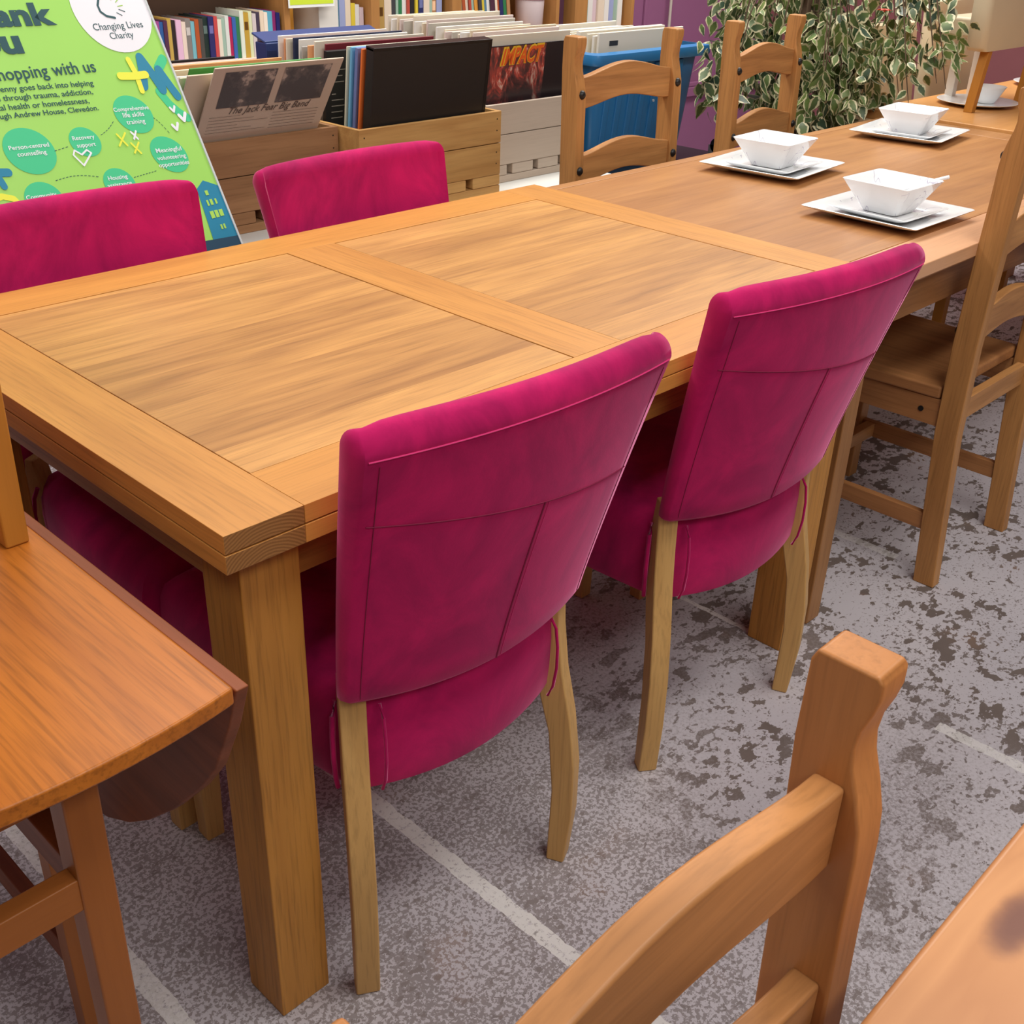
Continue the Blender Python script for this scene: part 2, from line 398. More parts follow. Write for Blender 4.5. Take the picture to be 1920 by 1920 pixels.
# ------------------------------------------------------------------ structure
struct('floor', bx(-3, 5.8, -3, 3.1, -.05, 0), M_FLOOR)
struct('wall_back', bx(-3, 5.7, 3.02, 3.1, 0, 3), purple)
struct('wall_right', bx(5.6, 5.7, -3, 3.02, 0, 3), far_wall)
room_paint = plain('shop_wall_paint', rgb(128, 118, 112), .8)
struct('wall_left', bx(-3.1, -3, -3, 3.02, 0, 3), room_paint)
struct('wall_front', bx(-3, 5.6, -3.1, -3, 0, 3), room_paint)
struct('trim_1', MB().box(3.4, 5.6, 2.995, 3.02, .38, .43).box(3.4, 5.6, 3.0, 3.02, .43, .455), purple, bevel=.006)
struct('trim_2', MB().box(4.45, 4.475, 3.005, 3.02, .455, 2.6).box(5.20, 5.225, 3.005, 3.02, .455, 2.6), purple, bevel=.004)
tag(MB().tube([(4.64, 2.985, 0), (4.63, 2.985, 1.2), (4.64, 2.985, 2.6)], .008).build('conduit', plain('grey_conduit', rgb(196, 186, 176), .5), smooth=True),
    'thin pale grey cable running down the purple wall', 'cable')

# ------------------------------------------------------------------ main oak table
TL, TW, TH = 1.357, .861, .77
E_, W_, C_ = .097, .0975, .102
t1 = thing('dining_table', (0, 0, 0), 'large golden oak dining table with panelled two-layer top, magenta chairs pushed under it', 'table')
g = .0002
bx(0, E_-g, 0, TW, TH-.0215, TH).build('end_board', oak_y, t1, bevel=.0007)
bx(TL-E_+g, TL, 0, TW, TH-.0215, TH).build('end_board', oak_y, t1, bevel=.0007)
for a, b in ((0, W_-g), (TW-W_+g, TW)):
    bx(E_+g, TL-E_-g, a, b, TH-.0215, TH).build('side_board', oak_x, t1, bevel=.0007)
cx0 = (TL-C_)/2
bx(cx0+g, cx0+C_-g, W_+g, TW-W_-g, TH-.0215, TH).build('centre_board', oak_y, t1, bevel=.0007)
G2 = .0016
bx(E_+G2, cx0-G2, W_+G2, TW-W_-G2, TH-.0215, TH-.0005).build('top_panel', oak_panel, t1, bevel=.001)
bx(cx0+C_+G2, TL-E_-G2, W_+G2, TW-W_-G2, TH-.0215, TH-.0005).build('top_panel', oak_panel, t1, bevel=.001)
groove = plain('dark_groove', rgb(70, 42, 22), .8)
bx(.004, TL-.004, .004, TW-.004, TH-.024, TH-.021).build('groove_backing', groove, t1)
lo = TH-.0235; lb = TH-.045
bx(0, E_-g, 0, TW, lb, lo).build('lower_leaf_board', oak_y, t1, bevel=.0007)
bx(TL-E_, TL, 0, TW, lb, lo).build('lower_leaf_board', oak_y, t1, bevel=.0007)
bx(E_, TL-E_, 0, TW, lb, lo).build('lower_leaf_board', oak_x, t1, bevel=.0007)
LD, LS = .034, .0765
for i, (x, y) in enumerate(((LD, LD), (TL-LD-LS, LD), (LD, TW-LD-LS), (TL-LD-LS, TW-LD-LS))):
    bx(x, x+LS, y, y+LS, 0, lb).build('leg', oak_z, t1, bevel=.002)
ap0, ap1 = lb-.075, lb
for y in (LD+.022, TW-LD-.042):
    bx(LD+LS, TL-LD-LS, y, y+.02, ap0, ap1).build('apron', oak_apron_x, t1, bevel=.0015)
for x in (LD+.012, TL-LD-.032):
    bx(x, x+.02, LD+LS, TW-LD-LS, ap0, ap1).build('apron', oak_apron_y, t1, bevel=.0015)

# ------------------------------------------------------------------ second table, brown oak
t2 = thing('dining_table', (TL+.003, .002, -.008), 'browner oak dining table butted against the golden one, laid with square white bowls', 'table')
L2, W2 = 1.60, .85
bx(.02, L2-.002, .003, W2-.003, TH-.03, TH-.021).build('top_underlay', old_frame, t2)
bx(0, .018, .0, W2, TH-.0275, TH-.0005).build('end_board', old_frame, t2, bevel=.002)
bx(.0195, L2-.1, .1, W2-.032, TH-.02, TH-.001).build('top_panel', old_x, t2, bevel=.001)
bx(.0195, L2, 0, .0985, TH-.0275, TH-.0005).build('side_board', wood('brown_oak_board_with_sheen', rgb(222, 172, 132), rgb(196, 144, 104), 0, .32, fine=.1, seed=31.0, contrast=.5), t2, bevel=.002)  # lighter pinkish tone puts the gloss reflection into the front board's colour
bx(.0195, L2, W2-.0305, W2, TH-.0275, TH-.0005).build('side_board', old_frame, t2, bevel=.002)
bx(L2-.0985, L2, .1, W2-.032, TH-.02, TH-.0005).build('end_board', old_frame, t2, bevel=.002)
for y in (.045, W2-.065):
    bx(.09, L2-.09, y, y+.02, .645, TH-.03).build('apron', wood('brown_oak_apron_%d' % int(y*100), rgb(186, 132, 84), rgb(136, 88, 50), 0, .45, fine=.2, seed=32.0) if y < .1 else old_frame, t2, bevel=.001)
for x in (.06, L2-.08):
    bx(x, x+.02, .09, W2-.09, .645, TH-.03).build('apron', old_frame, t2, bevel=.001)
for x, y in ((.012, .045), (L2-.09, .045), (.012, W2-.12), (L2-.09, W2-.12)):
    MB().box(x, x+.05, y, y+.05, .008, .57).box(x, x+.035, y+.025, y+.05, .57, TH-.03).build('leg', old_z, t2, bevel=.003)

# third table beyond
t3 = thing('dining_table', (TL+.004+L2+.01, .10, 0), 'light honey-coloured table at the far end of the row, in front of the cream chairs', 'table')
bx(0, 1.35, -.1, .84, TH-.03, TH).build('tabletop', honey_top, t3, bevel=.003)
for x, y in ((.04, -.05), (1.25, -.05), (.04, .73), (1.25, .73)): bx(x, x+.06, y, y+.06, 0, TH-.03).build('leg', cor_z, t3, bevel=.002)
bx(.1, 1.25, -.03, -.01, .65, TH-.03).build('apron', old_frame, t3); bx(.1, 1.25, .75, .77, .65, TH-.03).build('apron', old_frame, t3)

# ------------------------------------------------------------------ magenta chairs (front of the seat is +y, back at y = 0)
PZT, PZB, PHT, PHB, PLEAN, PKT, PKB, PY = .853, .490, .224, .193, .083, .024, .036, -.044
def back_pt(s, v):
    hw = PHB+(PHT-PHB)*v; k = PKB+(PKT-PKB)*v
    return Vector((s*hw, PY-PLEAN*(v**1.12)+k*s*s, PZB-.009*(1-v)*(1-s*s)+(PZT-PZB)*v))
def back_ring(v, inset=0.0, lift=0.0, thick=None, shift=0.0):
    """closed loop of the backrest at height v: rear surface then front surface"""
    pts = []; n = 20
    th = thick if thick is not None else .023+.020*v
    for i in range(n+1):
        s = (-1+2*i/n); p = back_pt(s*(1-inset), v); pts.append(p+Vector((0, shift, lift*(1-.16*abs(s)**16))))
    e = pts[-1]
    hw = (PHB+(PHT-PHB)*v)*(1-inset)
    for q in (.12, .4, .72, .93):
        out = min(.006, th*.2)*math.sin(PI*q); pts.append(e+Vector((out, th*q, 0)))
    for i in range(n+1):
        s = 1-2*i/n; p = back_pt(s*(1-inset)*.965, v); crn = min(.012, th*.28)*abs(s)**6
        pts.append(p+Vector((0, th+shift-crn, lift*(1-.16*abs(s)**16))))
    e = pts[0]
    for q in (.93, .72, .4, .12):
        out = min(.006, th*.2)*math.sin(PI*q); pts.append(e+Vector((-out, th*q, 0)))
    return pts
def make_pink():
    t = thing('dining_chair', (0, 0, 0), 'x', 'chair')
    rings = []
    rings.append(back_ring(0, .03, -.002, .020, .005))
    rings += [back_ring(v) for v in [.0+.012, .08, .16, .25, .35, .45, .55, .65, .74, .82, .9, .96, 1.0]]
    T1 = .043
    for k in range(1, 8):
        a = math.radians(82)*k/7; q = 1-math.cos(a)
        rings.append(back_ring(1.0, .028*q, .030*math.sin(a), T1*math.cos(a), T1*q*.5))
    bk_ = MB().loft(rings, cap=False)
    for base in (0, (len(rings)-1)*50):
        bk_.f += [(base+i, base+i+1, base+44-i, base+45-i) for i in range(20)]+[tuple(base+i for i in (20, 21, 22, 23, 24, 25)), tuple(base+i for i in (45, 46, 47, 48, 49, 0))]
        bk_.mi += [0]*22
    b = bk_.build('backrest', velvet, t, smooth=True)
    # seams: raised stitching on the rear face, set just proud of the cloth
    def seam(pts, r, mat, nm): MB().tube(pts, r, 6).build(nm, mat, b, smooth=True)
    off = Vector((0, -.0006, 0))
    seam([back_pt(-.985+1.97*i/30, .992)+off for i in range(31)], .0010, thread, 'top_stitching')
    seam([back_pt(-.97+1.94*i/30, .655-.095*(-1+2*i/30)+.012*((-1+2*i/30)**2))+off for i in range(31)], .0008, thread_dark, 'yoke_seam')
    seam([back_pt(.04+.11*i/16, .63*i/16+.01)+off for i in range(17)], .0012, thread_dark, 'zip_seam')
    seam([back_pt(.075+.11*i/16, .625*i/16+.01)+off for i in range(17)], .0005, thread, 'zip_stitching')
    seam([back_pt(-.93, .02+.95*i/20)+off for i in range(21)], .0005, thread_dark, 'side_seam')
    seam([back_pt(.95, .02+.95*i/20)+off for i in range(21)], .0005, thread_dark, 'side_seam')
    # seat cushion: outline tapers to the rear, sides bulge
    def outline(k, z):
        pts = []; n = 14
        wr, wf = .178*k, .222*k; y0, y1 = .012+(1-k)*.12, .405-(1-k)*.12
        for i in range(n+1):
            s = -1+2*i/n; pts.append(Vector((s*wr, y0-.030*(1-s*s), z-.012*(1-s*s)*(1 if z < .4 else .3))))
        for i in range(1, n):
            q = i/n; pts.append(Vector((wr+(wf-wr)*q+.01*math.sin(PI*q), y0+(y1-y0)*q, z)))
        for i in range(n+1):
            s = 1-2*i/n; pts.append(Vector((s*wf, y1+.02*(1-s*s), z)))
        for i in range(1, n):
            q = 1-i/n; pts.append(Vector((-(wr+(wf-wr)*q+.01*math.sin(PI*q)), y0+(y1-y0)*q, z)))
        return pts
    prof = [(.90, .326), (.955, .329), (.985, .342), (1.0, .375), (1.005, .42), (.995, .45), (.965, .468), (.90, .479), (.72, .488), (.4, .492)]
    seat = MB().loft([outline(k, z) for k, z in prof]).build('seat', velvet, t, smooth=True)
    for sx in (-1, 1):
        MB().tube([(sx*.146, -.006, .332), (sx*.147, -.0145, .352), (sx*.148, -.0185, .385), (sx*.148, -.018, .42), (sx*.147, -.014, .45), (sx*.145, -.004, .466)], .0022, 8).build('piping', velvet, seat, smooth=True)
        MB().tube([(sx*.186, .034, .332), (sx*.191, .030, .352), (sx*.194, .028, .385), (sx*.194, .028, .42), (sx*.191, .030, .45), (sx*.184, .034, .468)], .0035, 8).build('piping', velvet, seat, smooth=True)
    # rear legs, sabre-curved, turned outwards with the curve of the back
    prof = [(-.038, 0), (-.046, .10), (-.045, .19), (-.034, .28), (-.018, .36), (-.010, .43), (-.008, .47), (-.004, .515), (.012, .515), (.022, .47), (.026, .40), (.018, .33), (-.002, .25), (-.012, .14), (-.010, 0)]
    for sx in (-1, 1):
        M = Matrix.Translation((sx*.174, .012, 0)) @ Matrix.Rotation(sx*math.radians(28), 4, 'Z')
        MB().prism(prof, 0, -.0165, .0165, M).build('leg', ash_leg, t, bevel=.003)
    for sx in (-1, 1):
        M = Matrix.Translation((sx*.198, .388, 0))
        r = [[M @ Vector((a*w, b*w, z)) for a, b in ((-1, -1), (1, -1), (1, 1), (-1, 1))] for z, w in ((0, .015), (.36, .021))]
        MB().loft(r).build('leg', ash_leg, t, bevel=.002)
    return t
pink = make_pink()
pk = [(.331, -.005, -.05, 'magenta velvet chair nearest the camera, back toward us, by the table corner'),
      (.964, -.003, -.11, 'magenta velvet chair, back toward us, where the golden and browner tables meet'),
      (.905, .834, PI+.03, 'magenta velvet chair on the far side, in front of the record crates'),
      (.324, .834, PI+.02, 'magenta velvet chair on the far side, in front of the green poster')]
for i, (x, y, rz, lab) in enumerate(pk):
    o = pink if i == 0 else copy_tree(pink)
    o.location = (x, y, 0); o.rotation_euler = (0, 0, rz); o['label'] = lab; o['group'] = 'magenta velvet dining chairs'

# ------------------------------------------------------------------ waxed pine ladder-back chairs (seat toward +y)
def corona(loc, rz, lab, hs=1.0, w=.40, ks=True, cor_z=tan_z, cor_x=tan_x):
    t = thing('ladder_back_chair', loc, lab, 'chair', rz, 'pine ladder-back chairs')
    k = hs
    front = [(-.004, 0), (.010, .18), (.024, .36), (.028, .55), (.024, .72), (.020, .84), (.019, .905), (.017, .93), (.011, .955), (.005, .975), (.003, .99), (.0045, 1.005), (.009, 1.02), (.0115, 1.033), (.0115, 1.046)]
    back = [(-.030, 1.05), (-.034, 1.04), (-.035, .98), (-.029, .82), (-.023, .55), (-.026, .36), (-.038, .18), (-.052, 0)]
    poly = [(y, z*k) for y, z in front+[(.008, 1.05)]+back]
    hw = w/2
    for a, b in ((-hw, -hw+.031), (hw-.031, hw)):
        MB().prism(poly, 0, a, b).build('post', cor_z, t, bevel=.004)
    def fy(z):
        z /= k
        for (y0, z0), (y1, z1) in zip(front[:-1], front[1:]):
            if z0 <= z <= z1: return y0+(y1-y0)*(z-z0)/(z1-z0)
        return front[-1][0]
    for z0, h, ar in ((.890, .070, .026), (.720, .066, .026), (.545, .066, .026)):
        z0 *= k; h *= k; ar *= k; n = 16; yy = min(fy(z0), fy(z0+h))-.006
        top = [(-hw+.030+(w-.060)*i/n, z0+h+ar*(.5-.5*math.cos(2*PI*i/n))**.8) for i in range(n+1)]
        bot = [(x, z-h-ar*.25*math.sin(PI*i/n)) for i, (x, z) in enumerate(top)]
        MB().prism(top+bot[::-1], 1, yy-.021, yy).build('rail', cor_x, t, bevel=.003)
        if ks:
            for sx in (-1, 1):
                zz = z0+h*.5; y = fy(zz)
                bm_ = MB()
                rings = [[Vector((sx*(hw-.017)+r*math.cos(a), y-.003+d, zz+r*math.sin(a))) for a in [2*PI*q/10 for q in range(10)]] for d, r in ((0, .011), (.005, .010), (.009, .006), (.010, .001))]
                bm_.loft(rings).build('bolt_head', black_metal, t, smooth=True)
    # seat, aprons, front legs, stretchers
    sh = .455*k
    MB().prism([(-hw+.004, .03), (-hw-.012, .42), (hw+.012, .42), (hw-.004, .03)], 2, sh-.028, sh).build('seat', cor_y, t, bevel=.006)
    for a, b in ((-hw, -hw+.04), (hw-.04, hw)):
        bx(a, b, .36, .40, 0, sh-.028).build('leg', cor_z, t, bevel=.003)
    for a in (-hw+.006, hw-.026):
        ap = MB().box(a, a+.020, .022, .362, sh-.088, sh-.028).build('side_apron', cor_y, t, bevel=.002)
        bx(a+.001, a+.019, -.012, .362, .125, .165).build('stretcher', cor_y, t, bevel=.002)
    MB().tube([(-hw+.004, .065, sh-.058), (-hw+.008, .065, sh-.058)], .006, 10).build('screw_cover', black_metal, t)
    bx(-hw+.033, hw-.033, -.006, .014, sh-.080, sh-.030).build('rear_apron', cor_x, t, bevel=.002)
    bx(-hw+.038, hw-.038, .37, .39, sh-.088, sh-.028).build('front_apron', cor_x, t, bevel=.002)
    bx(-hw+.02, hw-.02, .325, .350, .127, .163).build('cross_stretcher', cor_x, t, bevel=.002)
    return t
corona((1.906, -.020, 0), 0, 'pine ladder-back chair at the right edge, its back toward us, tucked under browner table')
corona((1.782, .962, 0), PI, 'pine ladder-back chair facing us across the browner table, in front of the blue storage box')
corona((2.448, 1.0, 0), PI+.06, 'pine ladder-back chair facing us across the browner table, in front of the leafy plant', w=.375)
corona((-.163, -.652, 0), PI, 'smooth orange pine ladder-back chair in the near foreground, cut by the bottom edge', hs=.912, w=.402, ks=False, cor_z=cor_z, cor_x=cor_x)

# ------------------------------------------------------------------ foreground pine table
t4 = thing('side_table', (-.065, -.705, 0), 'knotty pine table at the bottom right corner, close to the camera', 'table')
bx(0, 1.3, -.75, 0, .716, .74).build('tabletop', pine_top, t4, bevel=.006, seg=3)
for x, y in ((.12, -.10), (1.2, -.10), (.12, -.69), (1.2, -.69)): bx(x, x+.055, y, y+.055, 0, .716).build('leg', cor_z, t4, bevel=.003)
for y in (-.085, -.675): bx(.17, 1.2, y, y+.02, .62, .716).build('apron', cor_x, t4)
for x in (.135, 1.215): bx(x, x+.02, -.64, -.10, .62, .716).build('apron', cor_y, t4)

# ------------------------------------------------------------------ drop-leaf table at left
t5 = thing('drop_leaf_table', (-.25, .36, 0), 'reddish teak drop-leaf table at the left edge with one curved leaf hanging', 'table')
DZ = .71
yn = lambda x: -.151+.75*(x+.215)**2        # gently bowed near end (world y)
top = [(x, yn(x)) for x in [-.50+(.50-.086)*i/16 for i in range(17)]]+[(-.086, .87), (-.50, .87)]
MB().prism([(x+.25, y-.36) for x, y in top], 2, DZ-.019, DZ).build('tabletop', teak_y, t5, bevel=.003)
rim = [(-.137, .703), (-.118, .651), (-.082, .577), (-.046, .529), (.019, .457), (.087, .394), (.138, .355), (.198, .322), (.25, .306), (.31, .299)]
rim = rim+[(.72-y, z) for y, z in rim[::-1]]
MB().prism([(y-.36, z) for y, z in rim], 0, -.083+.25, -.069+.25).build('hanging_leaf', teak_leaf, t5, bevel=.002)
for x0, y0 in ((-.233, -.092), (-.45, -.092), (-.233, .78), (-.45, .78)):
    x0 += .25; y0 -= .36
    MB().loft([[Vector((x0+a*w-.0003, y0+b*w, z)) for a, b in ((0, 0), (1, 0), (1, 1), (0, 1))] for z, w in ((0, .030), (DZ-.019, .034))]).build('leg', teak_leg, t5, bevel=.0025)
for y in (-.090, .786):
    bx(-.417+.25, -.232+.25, y-.36, y+.022-.36, .508, .546).build('stretcher', teak_bar, t5, bevel=.002)
    bx(-.417+.25, -.232+.25, y-.36, y+.022-.36, DZ-.07, DZ-.019).build('apron', teak_bar, t5)
for x in (-.23, -.44):
    bx(x+.25, x+.022+.25, -.058-.36, .78-.36, .508, .546).build('side_stretcher', teak_leaf, t5, bevel=.002)
    bx(x+.25, x+.022+.25, -.058-.36, .78-.36, DZ-.07, DZ-.019).build('side_apron', teak_leaf, t5)
bx(-.166+.25, -.134+.25, .185-.36, .215-.36, 0, DZ-.02).build('gate_leg', teak_leg, t5, bevel=.002)
MB().box(-.160+.25, -.140+.25, .215-.36, .55-.36, .10, .14).box(-.160+.25, -.140+.25, .215-.36, .55-.36, .60, .64).box(-.164+.25, -.136+.25, .55-.36, .58-.36, .08, .68).build('gate_frame', teak_leaf, t5, bevel=.002)

# a chair standing up on the drop-leaf table; only one of its legs reaches into the photo
t6 = thing('wooden_chair', (-.338, .448, DZ), 'honey-coloured wooden chair standing on the drop-leaf table, one square leg in view', 'chair')
for i, (x, y) in enumerate(((.225, -.215), (-.17, -.215), (.225, .18), (-.17, .18))):
    sx = 1 if x > 0 else -1; sy = 1 if y > 0 else -1
    r = [[Vector((x+(a-.012*0)*ww+dx*0, y+b*ww+(z*.09 if False else 0)-.06*z*sy*0, z)) for a, b in ((-.5, -.5), (.5, -.5), (.5, .5), (-.5, .5))] for z, ww, dx in ((0, .026, 0), (.42, .034, 0))]
    MB().loft(r).build('leg', honey_leg, t6, bevel=.003)
bx(-.20, .25, -.24, .21, .42, .45).build('seat', honey_leg, t6, bevel=.004)
bx(-.17, .225, -.225, -.205, .36, .42).build('apron', honey_leg, t6)
for x in (.215, -.18): bx(x, x+.03, .17, .20, .45, .90).build('back_post', honey_leg, t6, bevel=.003)
bx(-.16, .22, .178, .195, .78, .86).build('back_rail', honey_leg, t6, bevel=.003)

# ------------------------------------------------------------------ crockery
def sq_ring(half, z, r=.18, n=6, rot=0):
    """square ring with rounded corners"""
    pts = []; rr = half*r
    for cx, cy, a0 in ((half-rr, half-rr, 0), (-half+rr, half-rr, PI/2), (-half+rr, -half+rr, PI), (half-rr, -half+rr, 1.5*PI)):
        for k in range(n+1):
            a = a0+PI/2*k/n; pts.append(Vector((cx+rr*math.cos(a), cy+rr*math.sin(a), z)))
    return pts
def big_plate(loc, rz, lab):
    rings = [sq_ring(h, z, r) for h, z, r in ((.080, 0, .25), (.084, .002, .25), (.128, .017, .06), (.130, .0195, .05), (.1285, .0205, .05), (.088, .007, .2), (.080, .0055, .25))]
    o = MB().loft(rings).build('square_plate', china, smooth=True); o.location = loc; o.rotation_euler = (0, 0, rz)
    return tag(o, lab, 'plate', 'large square plates')
def small_plate(loc, rz, lab):
    rings = [sq_ring(h, z, r) for h, z, r in ((.060, 0, .25), (.066, .002, .25), (.090, .0135, .10), (.0915, .0150, .10), (.090, .0158, .10), (.064, .0065, .2), (.058, .0055, .25))]
    o = MB().loft(rings).build('side_plate', china_sprig, smooth=True); o.location = loc; o.rotation_euler = (0, 0, rz)
    return tag(o, lab, 'plate', 'small square plates')
def sq_bowl(loc, rz, lab):
    rings = [sq_ring(h, z, r) for h, z, r in ((.036, 0, .3), (.040, .001, .3), (.048, .014, .25), (.060, .036, .18), (.074, .0615, .10), (.0755, .0635, .10), (.0745, .0645, .10), (.071, .0615, .10), (.056, .036, .18), (.044, .016, .3), (.034, .0095, .4))]
    o = MB().loft(rings).build('square_bowl', china_sprig, smooth=True); o.location = loc; o.rotation_euler = (0, 0, rz)
    return tag(o, lab, 'bowl', 'square china bowls')
T2Z = TH-.0085+.0002
sets = [(1.752, .222, -.01, 'nearest the right edge of the photo'), (1.952, .632, .10, 'nearest the chair by the blue box'), (2.662, .637, .14, 'at the far end of the browner table')]
for x, y, r, w in sets:
    big_plate((x, y, T2Z), r, 'large white square plate of the setting '+w)
    small_plate((x, y, T2Z+.0065), r-.02, 'small square plate under the bowl '+w)
    sq_bowl((x, y, T2Z+.0129), r-.03, 'white square bowl on the setting '+w)
sp = MB().tube([(1.775, .240, .806), (1.83, .20, .822), (1.875, .160, .8372)], [.005, .0035, .004], 8)
sp.tube([(1.745, .258, .795), (1.760, .250, .797), (1.775, .240, .806)], [.004, .012, .005], 10)
tag(sp.build('china_spoon', china, smooth=True), 'white china spoon resting in the bowl of the nearest place setting', 'spoon')
def lathe(prof, n=32, M=None):
    rings = []
    for r, z in prof: rings.append([Vector((r*math.cos(2*PI*k/n), r*math.sin(2*PI*k/n), z)) for k in range(n)])
    return MB().loft(rings)
for x, y, w in ((3.36, .755, 'beside the leg of the chair stacked on top'), (4.03, .78, 'furthest away, at the right edge')):
    o = lathe([(.07, 0), (.075, .002), (.126, .012), (.128, .014), (.126, .015), (.074, .005), (.01, .0045)]).build('round_plate', china, smooth=True); o.location = (x, y, TH)
    tag(o, 'white round dinner plate '+w, 'plate', 'round plates on the far table')
    o = lathe([(.025, 0), (.028, .002), (.034, .012), (.055, .05), (.057, .052), (.054, .051), (.032, .014), (.01, .008)]).build('round_bowl', china, smooth=True); o.location = (x+.03, y-.015, TH+.0052)
    tag(o, 'white round bowl on the plate '+w, 'bowl', 'round bowls on the far table')

# ------------------------------------------------------------------ poster on a stand
sg = thing('poster_stand', (.55, 1.30, 0), 'lime green charity thank-you poster on a tilted stand at the upper left', 'sign')
th_, ta_ = math.radians(10), math.radians(25.8)
UX = Vector((math.cos(th_), math.sin(th_), 0)); UV = Vector((-math.sin(th_)*math.sin(ta_), math.cos(th_)*math.sin(ta_), math.cos(ta_))); UN = UX.cross(UV)
SM = Matrix((UX, UV, UN)).transposed().to_4x4(); SM.translation = Vector((.815, 1.2, .659))-sg.location
def onsheet(mb, M): mb.v = [tuple(M @ Vector(p)) for p in mb.v]; return mb
S = lambda mb: onsheet(mb, SM)
lime = flat(162, 222, 102, .35); teal_dk = flat(12, 74, 82); green2 = flat(62, 202, 142); yel = flat(236, 240, 70); blu = flat(22, 132, 168); wht = flat(240, 242, 250, .35); navy = flat(18, 66, 92)
S(MB().box(-.60, .004, -.05, .80, -.012, -.001)).build('backing_board', plain('grey_board', rgb(190, 190, 190)), sg, bevel=.001)
poster = S(MB().box(-.596, 0, -.046, .795, -.001, .0)).build('poster', lime, sg)
S(MB().box(.0, .0045, -.05, .80, -.012, .0025)).build('cover_edge_glint', flat(206, 214, 216, .2), sg)  # pale strip painting the glints along the clear cover's edge
MB().tube([(-.01, .04, .015), (-.01, .02, .80)], .016, 12).build('pole', black_metal, sg, smooth=True)
MB().box(-.2, .2, -.16, .18, 0, .012).build('base_plate', black_metal, sg, bevel=.004)
MB().box(-.06, .04, .0, .06, .60, .66).build('clamp', black_metal, sg, bevel=.004)
def sheet(name, fn, mat, par=poster):
    mb = MB(); fn(mb); return S(mb).build(name, mat, par)
def f(mb):
    for v, u1, body, sub, wd in ((.477, -.221, 'Thank', 'nk', .090), (.4315, -.313, 'You', 'u', .042)):
        put_text(mb, body, u1, v, sub, wd, .0011, -.03, .66, .045)
    put_text(mb, 'for shopping with us', -.178, .3825, 'hopping with us', .208, .0011, -.015, .98, .010)
sheet('heading_lettering', f, teal_dk)
def f(mb):
    for v, u1, body, sub, wd in ((.3580, -.197, 'Every penny goes back into helping', 'enny goes back into helping', .196), (.3425, -.206, 'people through trauma, addiction,', 'through trauma, addiction,', .189),
                                (.3270, -.222, 'with mental health or homelessness,', 'al health or homelessness,', .186), (.3115, -.208, 'all through Andrew House, Clevedon.', 'ugh Andrew House, Clevedon.', .208)):
        put_text(mb, body, u1, v, sub, wd, .0011, -.042, .82, .012)
sheet('small_lettering', f, teal_dk)
sheet('logo_disc', lambda mb: disc(mb, -.086, .500, .090, .088, .0007, 48), wht)
def f(mb):
    stroke(mb, [(-.095, .526), (-.108, .517), (-.1155, .505), (-.1150, .493), (-.105, .484), (-.087, .4795)], .0022, .0012)
    put_text(mb, 'Changing Lives', -.028, .4575, 'Changing Lives', .118, .0012, -.01, .95, 0)
    put_text(mb, 'Charity', -.060, .4395, 'Charity', .056, .0012, -.01, .95, 0)
    stroke(mb, [(-.078, .489), (-.068, .483)], .0008, .0012); stroke(mb, [(-.070, .495), (-.058, .490)], .0008, .0012)
sheet('logo', f, teal_dk)
def f(mb):
    stroke(mb, [(-.070, .501), (-.058, .502)], .0008, .0012); stroke(mb, [(-.071, .509), (-.063, .514)], .0008, .0012)
    stroke(mb, [(-.080, .514), (-.077, .522)], .0008, .0012)
sheet('logo_rays', f, flat(150, 200, 70))
sheet('green_swoosh', lambda mb: (stroke(mb, [(-.052, .330), (-.040, .305), (-.024, .285), (-.008, .272)], .009, .0005), stroke(mb, [(-.032, .375), (-.012, .392)], .010, .0005)), green2)
sheet('blue_zigzag', lambda mb: stroke(mb, [(-.083, .345), (-.073, .372), (-.066, .400), (-.052, .365), (-.042, .333), (-.033, .372), (-.021, .340), (-.012, .317)], .0095, .0009), blu)
sheet('yellow_cross', lambda mb: (stroke(mb, [(-.096, .398), (-.091, .370), (-.093, .336)], .0060, .0014), stroke(mb, [(-.130, .369), (-.100, .366), (-.069, .366)], .0075, .0017)), yel)
for a_, r_ in (((-.386, .258, .049, .044), -.5), ((-.266, .258, .032, .029), -.5), ((-.134, .294, .043, .038), -.6), ((-.088, .207, .043, .036), -.7), ((-.229, .171, .034, .031), -.6), ((-.398, .168, .038, .036), -.6)):
    sheet('printed_blob', lambda mb: disc(mb, *a_, .0006, 36, r_, blob=.05), green2)
for grp_ in (((-.344, .2605, 'Person-centred', .081), (-.355, .2485, 'counselling', .059)), ((-.243, .2615, 'Recovery', .048), (-.247, .2475, 'support', .041)),
             ((-.094, .2995, 'Comprehensive', .083), (-.111, .288, 'life skills', .050), (-.115, .2745, 'training', .044)),
             ((-.055, .2105, 'Meaningful', .063), (-.051, .1955, 'volunteering', .071), (-.049, .1815, 'opportunities', .076)),
             ((-.207, .178, 'Housing', .044), (-.203, .164, 'assistance', .056)), ((-.371, .172, 'Community', .062),)):
    sheet('white_lettering', lambda mb: [put_text(mb, b_, u_, v_, b_, w_, .0012, -.055, .85, .010) for u_, v_, b_, w_ in grp_], wht)
sheet('printed_heart', lambda mb: stroke(mb, [(-.290, .216), (-.303, .238), (-.297, .246), (-.285, .236), (-.271, .243), (-.264, .236), (-.290, .216)], .0017, .0014), wht)
for hx, hy, k in ((-.037, .291, .7), (-.020, .272, 1.0), (-.047, .256, .85)):
    sheet('printed_heart', lambda mb: (stroke(mb, [(hx-.008*k, hy+.007*k), (hx, hy-.005*k)], .0036*k, .0014), stroke(mb, [(hx+.009*k, hy+.009*k), (hx, hy-.005*k)], .0036*k, .0016)), wht)
